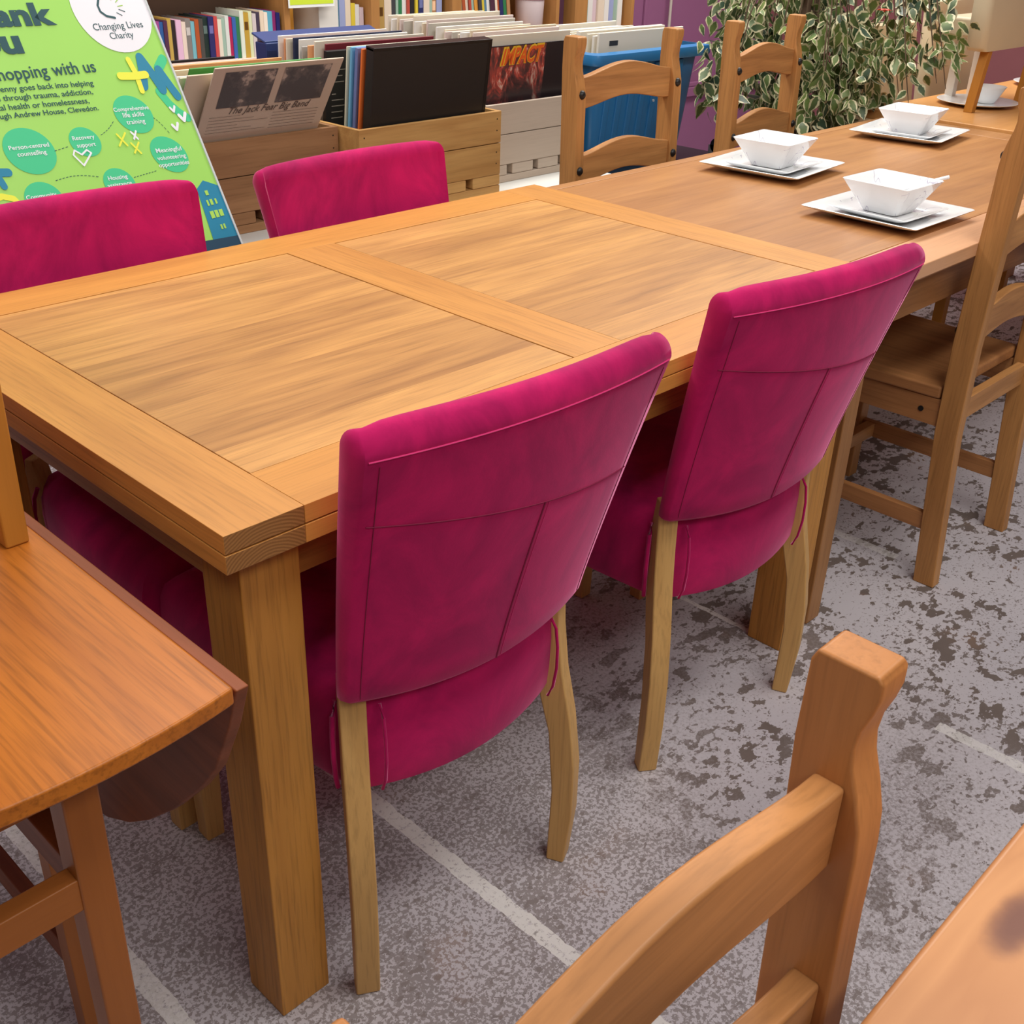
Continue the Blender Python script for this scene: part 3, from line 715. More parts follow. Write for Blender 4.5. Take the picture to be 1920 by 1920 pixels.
for mt, p0, p1, p2, p3 in ((wht, (-.158, .262), (-.148, .247), (-.146, .262), (-.157, .248)), (yel, (-.196, .240), (-.172, .262), (-.192, .262), (-.178, .238)), (yel, (-.168, .222), (-.150, .240), (-.168, .241), (-.154, .219))):
    sheet('printed_cross', lambda mb: (stroke(mb, [p0, p1], .0020, .0014), stroke(mb, [p2, p3], .0020, .0016)), mt)
def f(mb):
    stroke(mb, [(-.50, .186), (-.476, .190), (-.456, .182), (-.450, .170), (-.452, .13)], .0055, .0008)
sheet('yellow_arc', f, yel)
sheet('blue_cross', lambda mb: (stroke(mb, [(-.50, .236), (-.445, .228)], .0075, .0010), stroke(mb, [(-.474, .26), (-.464, .206)], .0065, .0013)), blu)
def f(mb):
    for a, b, sag in (((-.337, .251), (-.303, .255), 0), ((-.226, .266), (-.184, .289), .003), ((-.091, .282), (-.066, .244), -.004), ((-.192, .177), (-.132, .181), 0), ((-.360, .199), (-.266, .190), -.006)):
        n = max(3, int(math.hypot(b[0]-a[0], b[1]-a[1])/.0075))
        for i in range(n):
            q0, q1 = i/n, (i+.5)/n
            P = lambda q: (a[0]+(b[0]-a[0])*q, a[1]+(b[1]-a[1])*q-sag*math.sin(PI*q))
            stroke(mb, [P(q0), P(q1)], .0006, .0007)
sheet('dashed_links', f, teal_dk)
sheet('printed_house', lambda mb: mb.add([(u, v, .0008) for u, v in ((-.072, -.05), (-.056, .130), (-.033, .144), (0, .128), (0, -.05))], [(0, 1, 2, 3, 4)]), blu)
sheet('ground_strip', lambda mb: mb.add([(u, v, .0012) for u, v in ((-.596, -.046), (-.596, .01), (-.09, .026), (0, .020), (0, -.046))], [(0, 1, 2, 3, 4)]), navy)
def f(mb):
    for u, v, w, h in ((-.036, .118, .008, .010), (-.043, .098, .005, .012), (-.033, .098, .007, .012), (-.021, .098, .005, .011), (-.043, .073, .010, .015), (-.031, .073, .009, .015), (-.019, .073, .010, .014), (-.032, .045, .005, .010), (-.024, .045, .005, .010)):
        mb.add([(u-w/2, v-h/2, .0014), (u+w/2, v-h/2, .0014), (u+w/2, v+h/2, .0014), (u-w/2, v+h/2, .0014)], [(0, 1, 2, 3)])
sheet('house_windows', f, flat(170, 220, 90))

# ------------------------------------------------------------------ white table with record crates
wt = thing('display_table', (.86, 1.33, 0), 'low white laminate display table carrying the wooden record crates', 'table')
bx(0, 1.36, 0, 1.05, .572, .598).build('tabletop', white_lam, wt, bevel=.002)
bx(.004, 1.356, -.003, .0, .574, .590).build('edge_strip', black_plastic, wt)
for x, y in ((.03, .03), (1.29, .03), (.03, .98), (1.29, .98)): bx(x, x+.04, y, y+.04, 0, .572).build('leg', white_lam, wt, bevel=.002)
def crate(x0, x1, yf, dep, mat, lab, z0=.598, zt=.815):
    t = thing('record_crate', (x0, yf, z0), lab, 'crate', 0, 'wooden record crates'); w = x1-x0; h = zt-z0
    b = .050
    for za, zb in ((b, b+(h-b)/2-.001), (b+(h-b)/2+.001, h)):
        bx(0, w, 0, .012, za, zb).build('front_board', mat, t, bevel=.0015)
        bx(0, w, dep-.012, dep, za, zb).build('back_board', mat, t, bevel=.0015)
        for a in (0, w-.012): bx(a, a+.012, .012, dep-.012, za, zb).build('side_board', mat, t, bevel=.0015)
    bx(.0, w, .0, dep, 0, .020).build('base_board', mat, t, bevel=.002)
    nb = 4; bw = w/nb*.84
    for i in range(nb):
        a = (w-bw)*i/(nb-1); bx(a, a+bw, .0, dep, .0205, b-.0005).build('base_slat', mat, t, bevel=.003)
    for a in (.016, w-.016):
        for z in (b+.03, b+.06, h-.05, h-.02):
            MB().tube([(a, -.0004, z), (a, .002, z)], .002, 8).build('nail', black_metal, t)
    return t
crate(.80, 1.285, 1.46, .52, crate_brown, 'brown pine crate of records, left of the three on the white table')
crate(1.290, 1.782, 1.385, .50, crate_pine, 'yellow pine crate holding the black box set, middle of the three')
crate(1.800, 2.215, 1.46, .52, crate_white, 'whitewashed pine crate of records, right of the three')

FLOORZ = .598+.0505
def sleeve(x0, x1, y, z0, h, tilt, mat, name, lab, cat, group=None, thick=.004, edge=None):
    """a record sleeve; tilt > 0 leans its top toward the viewer (-y)"""
    o = MB().box(0, x1-x0, 0, thick, 0, h).build(name, mat, bevel=min(.0012, thick*.3))
    o.location = (x0, y, z0); o.rotation_euler = (tilt, 0, 0)
    return tag(o, lab, cat, group)
# left crate: sleeves slump forward
tl = math.atan2(.621, .784)
def lean_y(y_mid, tilt, zmid): return y_mid+math.tan(tilt)*(zmid-FLOORZ)
jt = math.radians(34)
jack = sleeve(.892, 1.236, 1.588, FLOORZ+.001, .405, jt, flat(206, 186, 166, .55), 'record_sleeve', 'beige record sleeve lettered The Jack Fear Big Band in the brown crate', 'record')
def jf(name, fn, mat):
    mb = MB(); fn(mb); mb.v = [(u, -w-.0002, v) for u, v, w in mb.v]; o = mb.build(name, mat, jack); return o
JO = .212  # height on the sleeve where it leaves the crate
jf('photo_print', lambda mb: [mb.add([(a, JO+.083, .0006), (b, JO+.083, .0006), (b, JO+.181, .0006), (a, JO+.181, .0006)], [(0, 1, 2, 3)]) for a, b in ((.030, .165), (.185, .315))], None or (lambda: (lambda t: (t.base(t.ramp(t.noise(t.mapping(t.obj(), (14, 14, 14)), 1, 5, .6), [(.47, rgb(76, 70, 72)), (.55, rgb(104, 94, 92)), (.60, rgb(186, 168, 154))])), t.m)[1])(NT('sepia_photo')))())
jf('lettering', lambda mb: (put_text(mb, 'The Jack Fear Big Band', .290, JO+.062, 'The Jack Fear Big Band', .222, .0009, -.01, 1.1, .006, .35),
   [stroke(mb, [(.02, JO+.058-.009*i), (.02+.08+.04*((i*7) % 3), JO+.057-.009*i)], .0004, .0008) for i in range(6)], [stroke(mb, [(.19, JO+.054-.009*i), (.32, JO+.053-.009*i)], .0004, .0008) for i in range(6)]), flat(92, 76, 70))
ORD = 'first second third fourth fifth sixth seventh eighth ninth tenth eleventh twelfth thirteenth fourteenth fifteenth sixteenth seventeenth eighteenth nineteenth twentieth twenty-first'.split()
lc = [('ivory', (214, 198, 172)), ('green', (72, 150, 66)), ('cream', (222, 212, 188)), ('white', (232, 228, 218)), ('buff', (200, 184, 158)), ('cream', (224, 210, 180)), ('olive', (150, 146, 110)), ('white', (226, 224, 220)), ('orange', (208, 150, 90)), ('buff', (206, 190, 168)), ('cream', (226, 214, 196)), ('brown', (120, 90, 66)), ('white', (230, 226, 216)), ('cream', (220, 208, 186)), ('pink', (214, 180, 170)), ('black', (38, 36, 38)), ('cream', (224, 214, 196))]
seen = {}
for i, (nm, c) in enumerate(lc):
    ti = jt-math.radians(.9)*(i+1); y = 1.600+.0172*i; x0 = (.845, .862)[i] if i < 2 else .850+random.uniform(-.03, .03)
    lab = nm+' record sleeve, '+ORD[i]+' behind the big band record in the brown crate'
    sleeve(x0, x0+.345+random.uniform(0, .02), y+.004, FLOORZ+.001, (.383, .392)[i] if i < 2 else .375+random.uniform(-.02, .005)-.0035*i, ti, flat(*c), 'record_sleeve', lab, 'record', 'records in the brown crate')
# middle crate
def upright(x0, y, col, lab, h=.33, th=.005, tilt=.10, w=.33, name='record_sleeve'):
    return sleeve(x0, x0+w, y, FLOORZ+.001, h, tilt, flat(*col), name, lab, 'record', 'records in the yellow pine crate', th)
bs = MB().box(0, .395, 0, .030, 0, .35).build('record_box_set', flat(34, 31, 30, .45), bevel=.003)
bs.location = (1.343, 1.428, FLOORZ+.001); bs.rotation_euler = (.13, 0, 0)
tag(bs, 'large black record box set standing at the front of the yellow pine crate', 'box set')
MB().box(.385, .3965, -.001, .031, -.001, .351).box(.0, .3965, -.0008, .0315, .342, .3508).build('lid_edge', flat(20, 19, 20, .35), bs, bevel=.001)
upright(1.340, 1.466, (226, 116, 52), 'orange record sleeve directly behind the black box set', .345, .006, .125)
upright(1.340, 1.482, (110, 122, 172), 'violet-blue record sleeve between the orange and the sky-blue ones', .345, .010, .12)
upright(1.338, 1.500, (112, 176, 214), 'sky-blue record sleeve behind the violet-blue one', .345, .007, .115)
upright(1.336, 1.514, (214, 212, 190), 'thin cream record sleeve behind the sky-blue one', .345, .004, .11)
bk = upright(1.312, 1.560, (20, 19, 20), 'black record booklet with columns of small white lettering', .330, .012, .10)
mb = MB()
for i, l in enumerate((4, 14, 11, 13, 0, 4, 13, 14, 12, 12)):
    if l: stroke(mb, [(.018, .300-.0145*i), (.018+.0028*l, .300-.0145*i)], .0011, .0006)
mb.v = [(u, -w-.0002, v) for u, v, w in mb.v]; mb.build('printed_lines', flat(150, 144, 136), bk)
mc = [('wine red', (120, 34, 46)), ('cream', (224, 214, 196)), ('peach', (232, 170, 120)), ('cream', (222, 210, 188)), ('grey', (170, 166, 160)), ('white', (230, 228, 222)), ('navy', (36, 46, 78)), ('cream', (226, 216, 196)), ('peach', (230, 160, 110)), ('white', (232, 230, 226))]
for i, (nm, c) in enumerate(mc):
    x0 = 1.31+random.uniform(0, .03)
    upright(x0, 1.592+.0185*i, c, nm+' record sleeve, '+ORD[i]+' behind the black lettered booklet in the yellow crate', .335+random.uniform(-.008, .012), .005, .09-.004*i, .36)
nb_ = thing('box_file', (1.335, 1.815, FLOORZ+.001), 'navy blue box file with its lid ajar, at the rear of the yellow pine crate', 'box file')
MB().box(0, .40, 0, .05, 0, .318).build('case', flat(40, 58, 108, .4), nb_, bevel=.003)
lid = MB().box(0, .40, 0, .006, 0, .062).build('lid', flat(62, 80, 128, .35), nb_, bevel=.002); lid.location = (0, .004, .322); lid.rotation_euler = (-1.28, 0, 0)
MB().box(.002, .030, -.004, -.0005, .02, .30).build('spine', flat(28, 44, 86, .4), nb_)
# right crate
im = sleeve(1.826, 2.165, 1.515, FLOORZ+.001, .315, .10, flat(34, 26, 32, .35), 'record_sleeve', 'dark record sleeve titled IMPACT in flaming letters, front of the whitewashed crate', 'record')
def imf(name, fn, mat):
    mb = MB(); fn(mb); mb.v = [(u, -w-.0002, v) for u, v, w in mb.v]; return mb.build(name, mat, im)
def m_flame():
    t = NT('dark_fiery_print'); o = t.obj(); n = t.noise(t.mapping(o, (24, 24, 12)), 1, 6, .65, 1.5); n2 = t.noise(t.mapping(o, (9, 9, 9)), 1, 3)
    c = t.ramp(n, [(.38, rgb(56, 36, 40)), (.50, rgb(110, 60, 58)), (.58, rgb(190, 74, 62)), (.66, rgb(214, 184, 168))])
    t.base(t.mix(t.ramp(n2, [(.36, (0, 0, 0)), (.5, (1, 1, 1))]), rgb(52, 40, 44), c)); t.b.inputs['Roughness'].default_value = .35; return t.m
imf('cover_print', lambda mb: mb.add([(0.002, .14, .0005), (.232, .14, .0005), (.232, .312, .0005), (0.002, .312, .0005)], [(0, 1, 2, 3)]), m_flame())
imf('title_outline', lambda mb: put_text(mb, 'IMPACT', .226, .268, 'IMPACT', .178, .0012, .02, 1.35, .055, .35), flat(236, 190, 50))
imf('title', lambda mb: put_text(mb, 'IMPACT', .223, .268, 'IMPACT', .170, .0016, .02, 1.28, .03, .35), flat(232, 100, 34))
rc = [('cream', (228, 216, 196)), ('pink-white', (226, 206, 198)), ('white', (234, 230, 224)), ('grey', (196, 190, 178)), ('cream', (230, 214, 186))]
for i in range(21):
    nm, c = rc[(i*3) % 5]; x0 = 1.822+random.uniform(-.004, .022)
    sleeve(x0, x0+.35, 1.53+.0195*i, FLOORZ+.001, .335+random.uniform(-.008, .012)+.0012*i, .05, flat(*c), 'record_sleeve', nm+' record sleeve in the whitewashed crate, '+ORD[i]+' behind the IMPACT one', 'record', 'records in the whitewashed crate', .006)

# ------------------------------------------------------------------ blue storage box on a black trolley
tr = thing('trolley', (2.24, 1.42, 0), 'black trolley under the blue storage box, against the purple wall', 'trolley')
bx(0, .66, 0, .52, .535, .565).build('platform', black_plastic, tr, bevel=.004)
bx(.02, .64, .02, .5, .12, .14).build('lower_shelf', black_plastic, tr, bevel=.004)
for x, y in ((.03, .03), (.60, .03), (.03, .46), (.60, .46)): bx(x, x+.03, y, y+.03, .05, .535).build('post', black_metal, tr)
for x, y in ((.045, .045), (.615, .045), (.045, .475), (.615, .475)): MB().tube([(x-.012, y, .027), (x+.012, y, .027)], .0268, 14).build('castor', black_plastic, tr)
MB().tube([(.60, -.02, .60), (.66, -.02, .60)], .024, 14).build('handle_grip', black_plastic, tr, smooth=True)
MB().box(.60, .66, -.02, .01, .565, .60).build('handle_bracket', flat(120, 118, 118), tr)
bb = thing('storage_box', (2.24, 1.455, .566), 'blue plastic storage box full of cream record sleeves', 'box')
def rr_ring(x0, x1, y0, y1, z, r=.03, n=4):
    pts = []
    for cx, cy, a0 in ((x1-r, y1-r, 0), (x0+r, y1-r, PI/2), (x0+r, y0+r, PI), (x1-r, y0+r, 1.5*PI)):
        for k in range(n+1): a = a0+PI/2*k/n; pts.append(Vector((cx+r*math.cos(a), cy+r*math.sin(a), z)))
    return pts
MB().loft([rr_ring(.05, .52, .04, .43, 0), rr_ring(.015, .545, .01, .46, .335), rr_ring(.021, .539, .016, .454, .335), rr_ring(.056, .514, .046, .424, .006)]).build('body', blue_plastic, bb, smooth=True)
MB().loft([rr_ring(-.008, .570, -.02, .485, .322), rr_ring(-.012, .574, -.024, .489, .330), rr_ring(-.008, .570, -.02, .485, .352), rr_ring(.018, .543, .012, .458, .355), rr_ring(.016, .545, .010, .460, .322)]).build('rim', blue_plastic, bb, smooth=True)
for i in range(7):
    a = .08+.058*i; MB().add([(a, .034, .03), (a+.024, .034, .03), (a+.026, .004, .315), (a-.002, .004, .315), (a, .06, .03), (a+.024, .06, .03), (a+.026, .03, .315), (a-.002, .03, .315)], [(0, 1, 2, 3), (4, 7, 6, 5), (0, 4, 5, 1), (3, 2, 6, 7), (0, 3, 7, 4), (1, 5, 6, 2)]).build('rib', blue_plastic, bb, bevel=.004)
MB().tube([(.30, .0, .2), (.30, -.004, .2)], .004, 10).build('rivet', flat(180, 190, 200), bb)
for i in range(15):
    x0 = 2.315+random.uniform(-.01, .012)-.0; c = ((232, 224, 206), (236, 230, 216), (226, 216, 194))[i % 3]
    lab = 'cream record sleeve with a small barcode label, front of the blue storage box' if i == 0 else 'cream record sleeve in the blue storage box, '+ORD[i-1]+' behind the barcoded one'
    o = sleeve(x0, x0+.42, 1.515+.022*i, .574, .385+random.uniform(-.01, .012), .02, flat(*c), 'record_sleeve', lab, 'record', None if i == 0 else 'records in the blue storage box', .008)
    if i == 0:
        MB().box(.05, .09, -.0012, -.0002, .358, .372).build('barcode', flat(50, 52, 56), o)
        MB().tube([(.385, -.0012, .360), (.385, -.0003, .360)], .009, 14).build('price_dot', flat(240, 130, 150), o)

# ------------------------------------------------------------------ bookcase and its contents
bc = thing('bookcase', (.90, 2.60, 0), 'long beech bookcase behind the record crates, shelves full of discs and books', 'bookcase')
X0 = .90
def bp(name, x0, x1, y0, y1, z0, z1, mat): return bx(x0-X0, x1-X0, y0-2.6, y1-2.6, z0, z1).build(name, mat, bc, bevel=.0015)
for x0, x1 in ((.90, .92), (1.955, 1.98), (2.335, 2.375), (2.735, 2.785), (3.33, 3.35), (3.45, 3.53), (3.83, 3.85)):
    bp('upright', x0, x1, 2.60, 2.98, 0, 1.9, shelf_wood)
for x0, x1 in ((.92, 1.955), (1.98, 2.335), (2.375, 2.735), (2.785, 3.33), (3.35, 3.45), (3.53, 3.83)):
    bp('shelf', x0, x1, 2.605, 2.975, .795, .818, shelf_pale if x0 < 1 else shelf_wood)
    bp('shelf', x0, x1, 2.605, 2.975, .45, .47, shelf_wood); bp('shelf', x0, x1, 2.605, 2.975, .08, .10, shelf_wood)
    bp('shelf', x0, x1, 2.605, 2.975, 1.22 if x0 > 1 else 1.16, 1.24 if x0 > 1 else 1.18, shelf_wood)
bp('back_panel', .92, 1.955, 2.977, 2.985, 0, 1.9, shelf_shaded); bp('back_panel', 1.98, 3.83, 2.977, 2.985, 0, 1.9, shelf_wood)
bp('crosspiece', .92, 1.955, 2.80, 2.82, .94, 1.16, shelf_shaded)

paper = flat(226, 218, 204, .8)
def book(x, y0, w, d, h, col, name, lab, cat, grp, z=.8185, tilt=0.0):
    mb = MB(); t = min(.0022, w*.2)
    mb.box(0, w, 0, .0022, 0, h).box(0, t, .0022, d, 0, h).box(w-t, w, .0022, d, 0, h)
    mb.box(t, w-t, .0022, d-.003, .002, h-.003, mi=1)
    o = mb.build(name, [flat(*col), paper]); o.location = (x, y0, z); o.rotation_euler = (0, tilt, 0)
    if w > .018 and sum(col) < 420:
        bd = MB().box(w*.15, w*.85, -.0004, .0001, h*.62, h*.80).build('title_band', flat(*[min(255, c_+70) if sum(col) < 380 else max(0, c_-90) for c_ in col]), o)
    return tag(o, lab, cat, grp)
CN = {'amber': (196, 140, 60), 'plum': (72, 40, 60), 'steel blue': (84, 122, 148), 'rust': (176, 84, 48), 'purple': (142, 70, 136), 'royal blue': (48, 92, 160), 'ochre': (180, 146, 82), 'black': (34, 32, 40), 'pale pink': (210, 188, 196), 'sky blue': (104, 166, 196), 'brick red': (178, 76, 62), 'white': (222, 220, 216), 'olive grey': (128, 128, 112), 'crimson': (170, 40, 70), 'orange': (212, 146, 62), 'cream': (220, 204, 184), 'charcoal': (62, 62, 66), 'magenta': (150, 50, 110), 'green': (44, 116, 72), 'lavender': (150, 160, 200), 'yellow': (214, 190, 60), 'navy': (36, 44, 92), 'sage': (150, 176, 160), 'tan': (170, 124, 84)}
row = ['charcoal', 'amber', 'ochre', 'plum', 'charcoal', 'steel blue', 'black', 'rust', 'brick red', 'purple', 'royal blue', 'plum', 'ochre', 'black', 'pale pink', 'cream', 'olive grey', 'sky blue', 'rust', 'charcoal', 'black', 'navy', 'brick red', 'cream', 'sage', 'white', 'crimson', 'royal blue', 'green', 'white', 'amber', 'cream', 'pale pink', 'charcoal', 'cream', 'white', 'sky blue', 'magenta', 'navy']
x = 1.33; used = {}
def uniq(lab_fn, cname, prev, nxt):
    return lab_fn(cname, prev, nxt)
i = 0
while x < 1.935:
    nm = row[i % len(row)]; w = random.choice((.0135, .0145, .0145, .019)); h = .125+random.uniform(-.004, .010)+(.012 if x > 1.78 else 0)
    prev = row[(i-1) % len(row)]; nxt = row[(i+1) % len(row)]
    lab = '%s disc case on the left shelf between a %s and a %s one' % (nm, prev, nxt)
    col = tuple(max(0, min(255, c_+random.randint(-12, 12))) for c_ in CN[nm])
    book(x, 2.612+random.uniform(0, .006), w, .14, h, col, 'disc_case', lab, 'disc case', 'disc cases on the left shelf'); x += w+.0007; i += 1
def shelf_row(x0, x1, names, widths, heights, where, y0=2.63, tilt=0.0, name='book', cat='book', grp=None, d=.19):
    x = x0; i = 0
    while x < x1 and i < len(names):
        w = widths[i % len(widths)]; h = heights[i % len(heights)]; nm = names[i]
        prev = names[i-1] if i else None; nxt = names[i+1] if i+1 < len(names) else None
        lab = '%s %s %s' % (nm, cat, where)
        lab += (', between the %s and the %s' % (prev, nxt)) if prev and nxt else (', next to the '+(prev or nxt))
        book(x, y0+random.uniform(0, .01), w, d, h, CN[nm], name, lab, cat, grp, tilt=tilt); x += (w+.001)/math.cos(tilt) if tilt else w+.001; i += 1
shelf_row(2.205, 2.325, ['steel blue', 'lavender', 'cream', 'yellow', 'white', 'pale pink'], [.014, .026, .024, .018, .02, .014], [.165, .175, .20, .15, .145, .135], 'beside the white box', grp='books beside the white box')
shelf_row(2.385, 2.72, ['ochre', 'cream', 'charcoal', 'sage', 'green', 'white', 'brick red', 'black', 'yellow', 'navy', 'cream', 'sage', 'tan', 'lavender'], [.04, .034, .018, .012, .016, .024, .012, .028, .012, .024, .030, .014, .022, .026], [.165, .17, .24, .26, .19, .23, .18, .27, .25, .20, .19, .185, .18, .27], 'in the second bay', grp='books in the second bay')
shelf_row(2.80, 3.09, ['tan', 'olive grey', 'rust', 'cream', 'brick red', 'sage', 'orange', 'charcoal', 'yellow', 'steel blue', 'white', 'plum', 'cream', 'rust', 'navy', 'green', 'tan', 'sage'], [.017, .014, .016, .022, .012, .016, .018, .017], [.25, .27, .26, .24, .28], 'leaning in the third bay', tilt=-.13, grp='leaning books in the third bay', d=.2)
shelf_row(3.36, 3.44, ['black', 'plum'], [.026, .03], [.25, .26], 'in the narrow bay', grp='books in the narrow bay')
shelf_row(3.54, 3.82, ['sage', 'white', 'pale pink', 'cream', 'white', 'lavender', 'sage', 'white'], [.03, .036, .026, .042, .03, .036, .03, .03], [.24, .27, .25, .28, .26, .29], 'beside the purple wall', grp='pale books beside the purple wall')
o = bx(0, .085, 0, .20, 0, .178).build('storage_carton', flat(226, 222, 216), bevel=.002); o.location = (2.112, 2.615, .8185)
tag(o, 'small white carton on the bookcase below the hanging lime label', 'box')
o = bx(0, .05, 0, .16, 0, .15).build('wooden_block', plain('amber_wood', rgb(206, 146, 52), .5), bevel=.002); o.location = (2.03, 2.72, .8185)
tag(o, 'amber wooden box file standing in the open bay left of the white carton', 'box file')
jar = thing('jar', (3.25, 2.68, .8185), 'pink and clear plastic tub at the end of the leaning books', 'tub')
lathe([(.052, 0), (.056, .004), (.062, .13), (.05, .132)], 24).build('body', flat(216, 200, 202, .3), jar, smooth=True)
lathe([(.064, .13), (.066, .132), (.066, .152), (.05, .156), (.01, .157)], 24).build('lid', flat(238, 160, 186, .3), jar, smooth=True)
hs = thing('shelf_label', (1.965, 2.585, .967), 'white shelf label card with a lime green strip hung on the bookcase', 'label')
bx(0, .195, 0, .003, 0, .14).build('card', flat(232, 234, 234), hs, bevel=.001)
bx(.006, .189, -.0006, 0, .010, .045).build('lime_strip', flat(200, 222, 60), hs)
for i_ in range(3): bx(.060+.03*i_, .082+.03*i_, -.0011, -.0006, .026, .028).build('faint_print', flat(150, 170, 60), hs)
bx(.09, .10, 0.003, .015, .09, .13).build('clip', black_plastic, hs)

# ------------------------------------------------------------------ variegated artificial fig
pl = thing('potted_fig_tree', (3.02, 1.22, 0), 'artificial variegated weeping fig with green and cream leaves behind the table', 'plant')
def m_leaf():
    t = NT('variegated_leaf'); uv = t.n.new('ShaderNodeUVMap'); uv.uv_map = 'UVMap'
    sep = t.add('ShaderNodeSeparateXYZ'); t.put(sep.inputs[0], uv.outputs[0])
    o = t.obj(); jit = t.math('MULTIPLY', t.math('SUBTRACT', t.noise(o, 70, 3), .5), .9)
    d = t.math('ABSOLUTE', t.math('SUBTRACT', sep.outputs[0], .5))
    m_ = t.ramp(t.math('ADD', t.math('MULTIPLY', d, 1.9), jit), [(.56, (0, 0, 0)), (.66, (1, 1, 1))])
    g_ = t.mix(t.ramp(t.noise(o, 9, 2), [(.35, (0, 0, 0)), (.65, (1, 1, 1))]), rgb(40, 62, 44), rgb(104, 124, 62))
    t.base(t.mix(m_, g_, rgb(188, 182, 146))); t.b.inputs['Roughness'].default_value = .42
    return t.m
LEAF = m_leaf()
clusters = [(2.711, 1.282, 0.882), (2.636, 1.231, 0.822), (2.807, 1.33, 0.966), (2.953, 1.372, 1.003), (2.989, 1.339, 0.907), (2.921, 1.26, 0.821), (3.067, 1.29, 1.053), (2.973, 1.16, 0.973), (2.933, 1.066, 0.906), (2.84, 1.027, 0.838), (2.805, 1.013, 0.773), (2.977, 1.039, 0.826), (2.964, 0.999, 0.76), (3.056, 1.074, 0.976), (2.925, 0.986, 0.899), (2.938, 0.93, 0.95), (3.088, 0.987, 1.014), (2.917, 0.841, 0.915), (3.017, 0.872, 0.982), (3.118, 0.902, 1.05), (2.955, 0.748, 0.952), (2.918, 0.699, 0.945), (2.876, 0.78, 0.888), (3.256, 0.94, 1.073), (3.262, 1.297, 1.112), (3.273, 1.127, 1.122), (3.226, 1.479, 1.085), (3.117, 1.035, 0.799), (2.917, 1.204, 0.745), (3.037, 1.502, 1.071), (2.957, 1.194, 0.891), (3.227, 1.258, 1.018), (3.018, 1.2, 0.77), (3.1, 0.842, 1.056), (2.882, 0.986, 0.737)]
lm = MB(); luv = []
rl = random.Random(11)
def add_leaf(p, d, up, L):
    d = d.normalized(); s = d.cross(up)
    if s.length < .05: s = d.cross(Vector((1, 0, 0)))
    s.normalize(); n_ = s.cross(d).normalized()
    prof = [(0, .03), (.14, .22), (.36, .34), (.58, .28), (.80, .13), (1.0, .0)]; k = len(lm.v)
    for q, w in prof:
        c_ = p+d*L*q-n_*L*.25*q*q
        for sd in (-1, 0, 1):
            lm.v.append(tuple(c_+s*sd*w*L*.95+n_*(.10*L*w if sd else 0))); luv.append((.5+.5*sd*1.0, q))
    for i in range(len(prof)-1):
        for j in (0, 1):
            a = k+i*3+j; lm.f.append((a, a+1, a+4, a+3)); lm.mi.append(0)
core = Vector((3.02, 1.22, 1.25))
twigs = MB()
for cx_, cy_, cz_ in clusters:
    cpos = Vector((cx_, cy_, cz_)); out = (cpos-core); out.z = 0
    start = core.lerp(cpos, .62)+Vector((0, 0, .22*(1-abs(cz_-1.0))))
    mid_ = start.lerp(cpos, .6)+Vector((0, 0, .08))
    twigs.tube([start, mid_, cpos, cpos+out.normalized()*.03+Vector((0, 0, -.08))], [.003, .0025, .0018, .001], 5)
    right = cx_-cy_ > 2.06
    for _ in range(20 if right else 74):
        q = Vector((rl.gauss(0, .05), rl.gauss(0, .05), rl.gauss(0, .052)))*(.7 if right else 1)+Vector((0, 0, .025 if right else 0))
        p = cpos+q
        if p.z < .79 and p.y < .95: p.z = .79+rl.random()*.05
        if p.y < .97 and p.x < 2.72: continue
        dd = Vector((rl.gauss(0, .6), rl.gauss(-.15, .6), -1.0+rl.gauss(0, .45)))+out*.8
        add_leaf(p, dd, Vector((rl.gauss(0, 1), rl.gauss(0, 1), rl.gauss(0, 1))).normalized(), rl.uniform(.036, .062))
fo = lm.build('foliage', LEAF, pl)
uvl = fo.data.uv_layers.new(name='UVMap')
for lp in fo.data.loops: uvl.data[lp.index].uv = luv[lp.vertex_index]
for p in fo.data.polygons: p.use_smooth = True
fo.location = -pl.location; tw = twigs.build('twigs', plain('twig_brown', rgb(92, 74, 56), .8), pl); tw.location = -pl.location
MB().tube([(0, 0, .28), (.02, -.01, .6), (-.01, .01, .95), (0, 0, 1.32)], [.022, .018, .016, .010], 10).build('trunk', plain('trunk_brown', rgb(96, 74, 58), .85), pl, smooth=True)
MB().tube([(.03, .02, .28), (-.02, .02, .6), (.03, -.01, .95), (.01, 0, 1.30)], [.014, .013, .011, .008], 10).build('trunk', plain('trunk_brown_second', rgb(88, 70, 54), .85), pl, smooth=True)
lathe([(.11, 0), (.115, .005), (.145, .27), (.155, .275), (.155, .30), (.14, .30), (.135, .26)], 28).build('pot', flat(42, 40, 40, .5), pl, smooth=True)
lathe([(.134, .255), (.134, .262), (.01, .268)], 28).build('soil', flat(60, 46, 36, .9), pl)
fl = thing('silk_flower', (2.93, .915, 1.055), 'small red silk flower tucked among the fig leaves', 'flower')
for k in range(6):
    a = k*PI/3; MB().add([(0, 0, 0), (.012*math.cos(a-.5), .012*math.sin(a-.5), .006), (.024*math.cos(a), .024*math.sin(a), .003), (.012*math.cos(a+.5), .012*math.sin(a+.5), .006), (0, 0, -.003)], [(0, 1, 2, 3), (4, 3, 2, 1), (0, 3, 4), (0, 4, 1)]).build('petal', flat(222, 70, 52), fl)
MB().tube([(0, 0, -.003), (.03, .06, -.04), (.06, .16, -.03)], .0016, 6).build('stem', flat(70, 90, 50), fl)

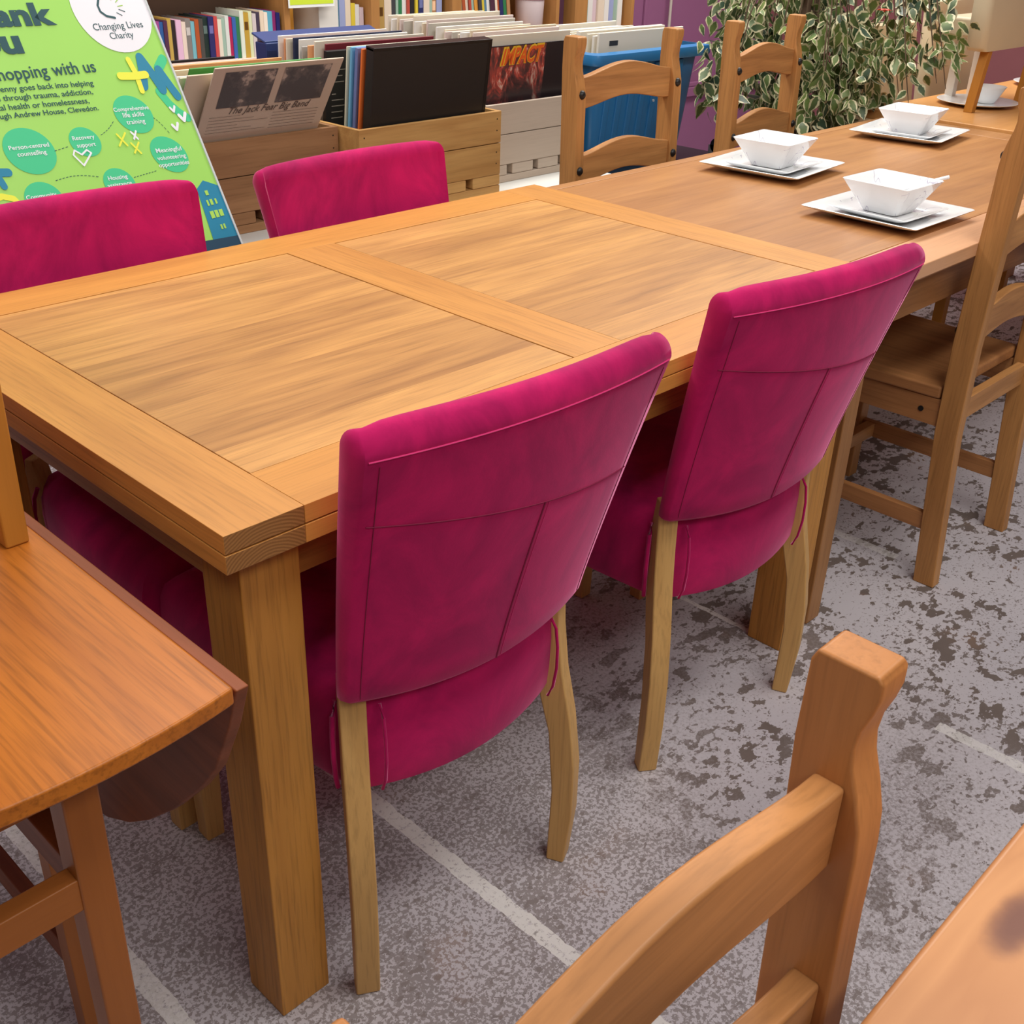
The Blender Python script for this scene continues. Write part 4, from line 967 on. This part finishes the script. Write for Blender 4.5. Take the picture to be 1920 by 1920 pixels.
# ------------------------------------------------------------------ cream chairs at the far table
def cream_chair(x, y, w, zt, lab, mat):
    t = thing('upholstered_chair', (x, y, 0), lab, 'chair', 0, 'cream upholstered chairs')
    def ring(z, yy, d, ins=0): return [Vector(p) for p in rr_ring(-w/2+ins, w/2-ins, yy, yy+d, z, .022, 4)]
    MB().loft([ring(.42, .0, .06), ring(.6, .01, .06), ring(.8, .03, .06), ring(zt-.03, .05, .055), ring(zt-.006, .055, .05, .004), ring(zt, .068, .03, .014)]).build('backrest', mat, t, smooth=True)
    MB().loft([[Vector(p) for p in rr_ring(-w/2+i_, w/2-i_, -.42+i_, .0, z, .03, 4)] for z, i_ in ((.38, .006), (.40, 0), (.45, 0), (.475, .012))]).build('seat', mat, t, smooth=True)
    for a, b in ((-w/2+.01, -.40), (w/2-.045, -.40), (-w/2+.01, .01), (w/2-.045, .01)): bx(a, a+.035, b, b+.035, 0, .38).build('leg', honey_leg, t, bevel=.002)
    return t
cream_chair(3.335, 1.03, .38, .99, 'cream upholstered chair half hidden by the fig leaves, behind the far table', beige)
cream_chair(3.83, 1.03, .40, 1.05, 'tall cream upholstered chair behind the far table, right of the fig tree', beige)
gc = thing('upholstered_chair', (3.185, .70, TH), 'taupe upholstered chair stacked on top of the far table at the top right', 'chair')
for x, y, dx in ((-.012, -.012, .040), (.37, -.012, .040), (.20, .155, 0), (.37, .155, 0)):
    MB().loft([[Vector((x+dx*q+a*.028, y+b*.028, z)) for a, b in ((0, 0), (1, 0), (1, 1), (0, 1))] for q, z in ((0, 0), (1, .20))]).build('leg', honey_leg if y < 0 else flat(222, 214, 204), gc, bevel=.002)
MB().loft([[Vector(p) for p in rr_ring(-.035+i_*.02-i_*.0, .43, -.015-.0*i_, .05, z, .02, 4)] for z, i_ in ((.178, 1.2), (.190, .6), (.30, 0), (.45, -.2), (.62, -.5))]).build('backrest', beige_grey, gc, smooth=True)
bx(.12, .42, .05, .20, .20, .26).build('seat', beige_grey, gc, bevel=.01)
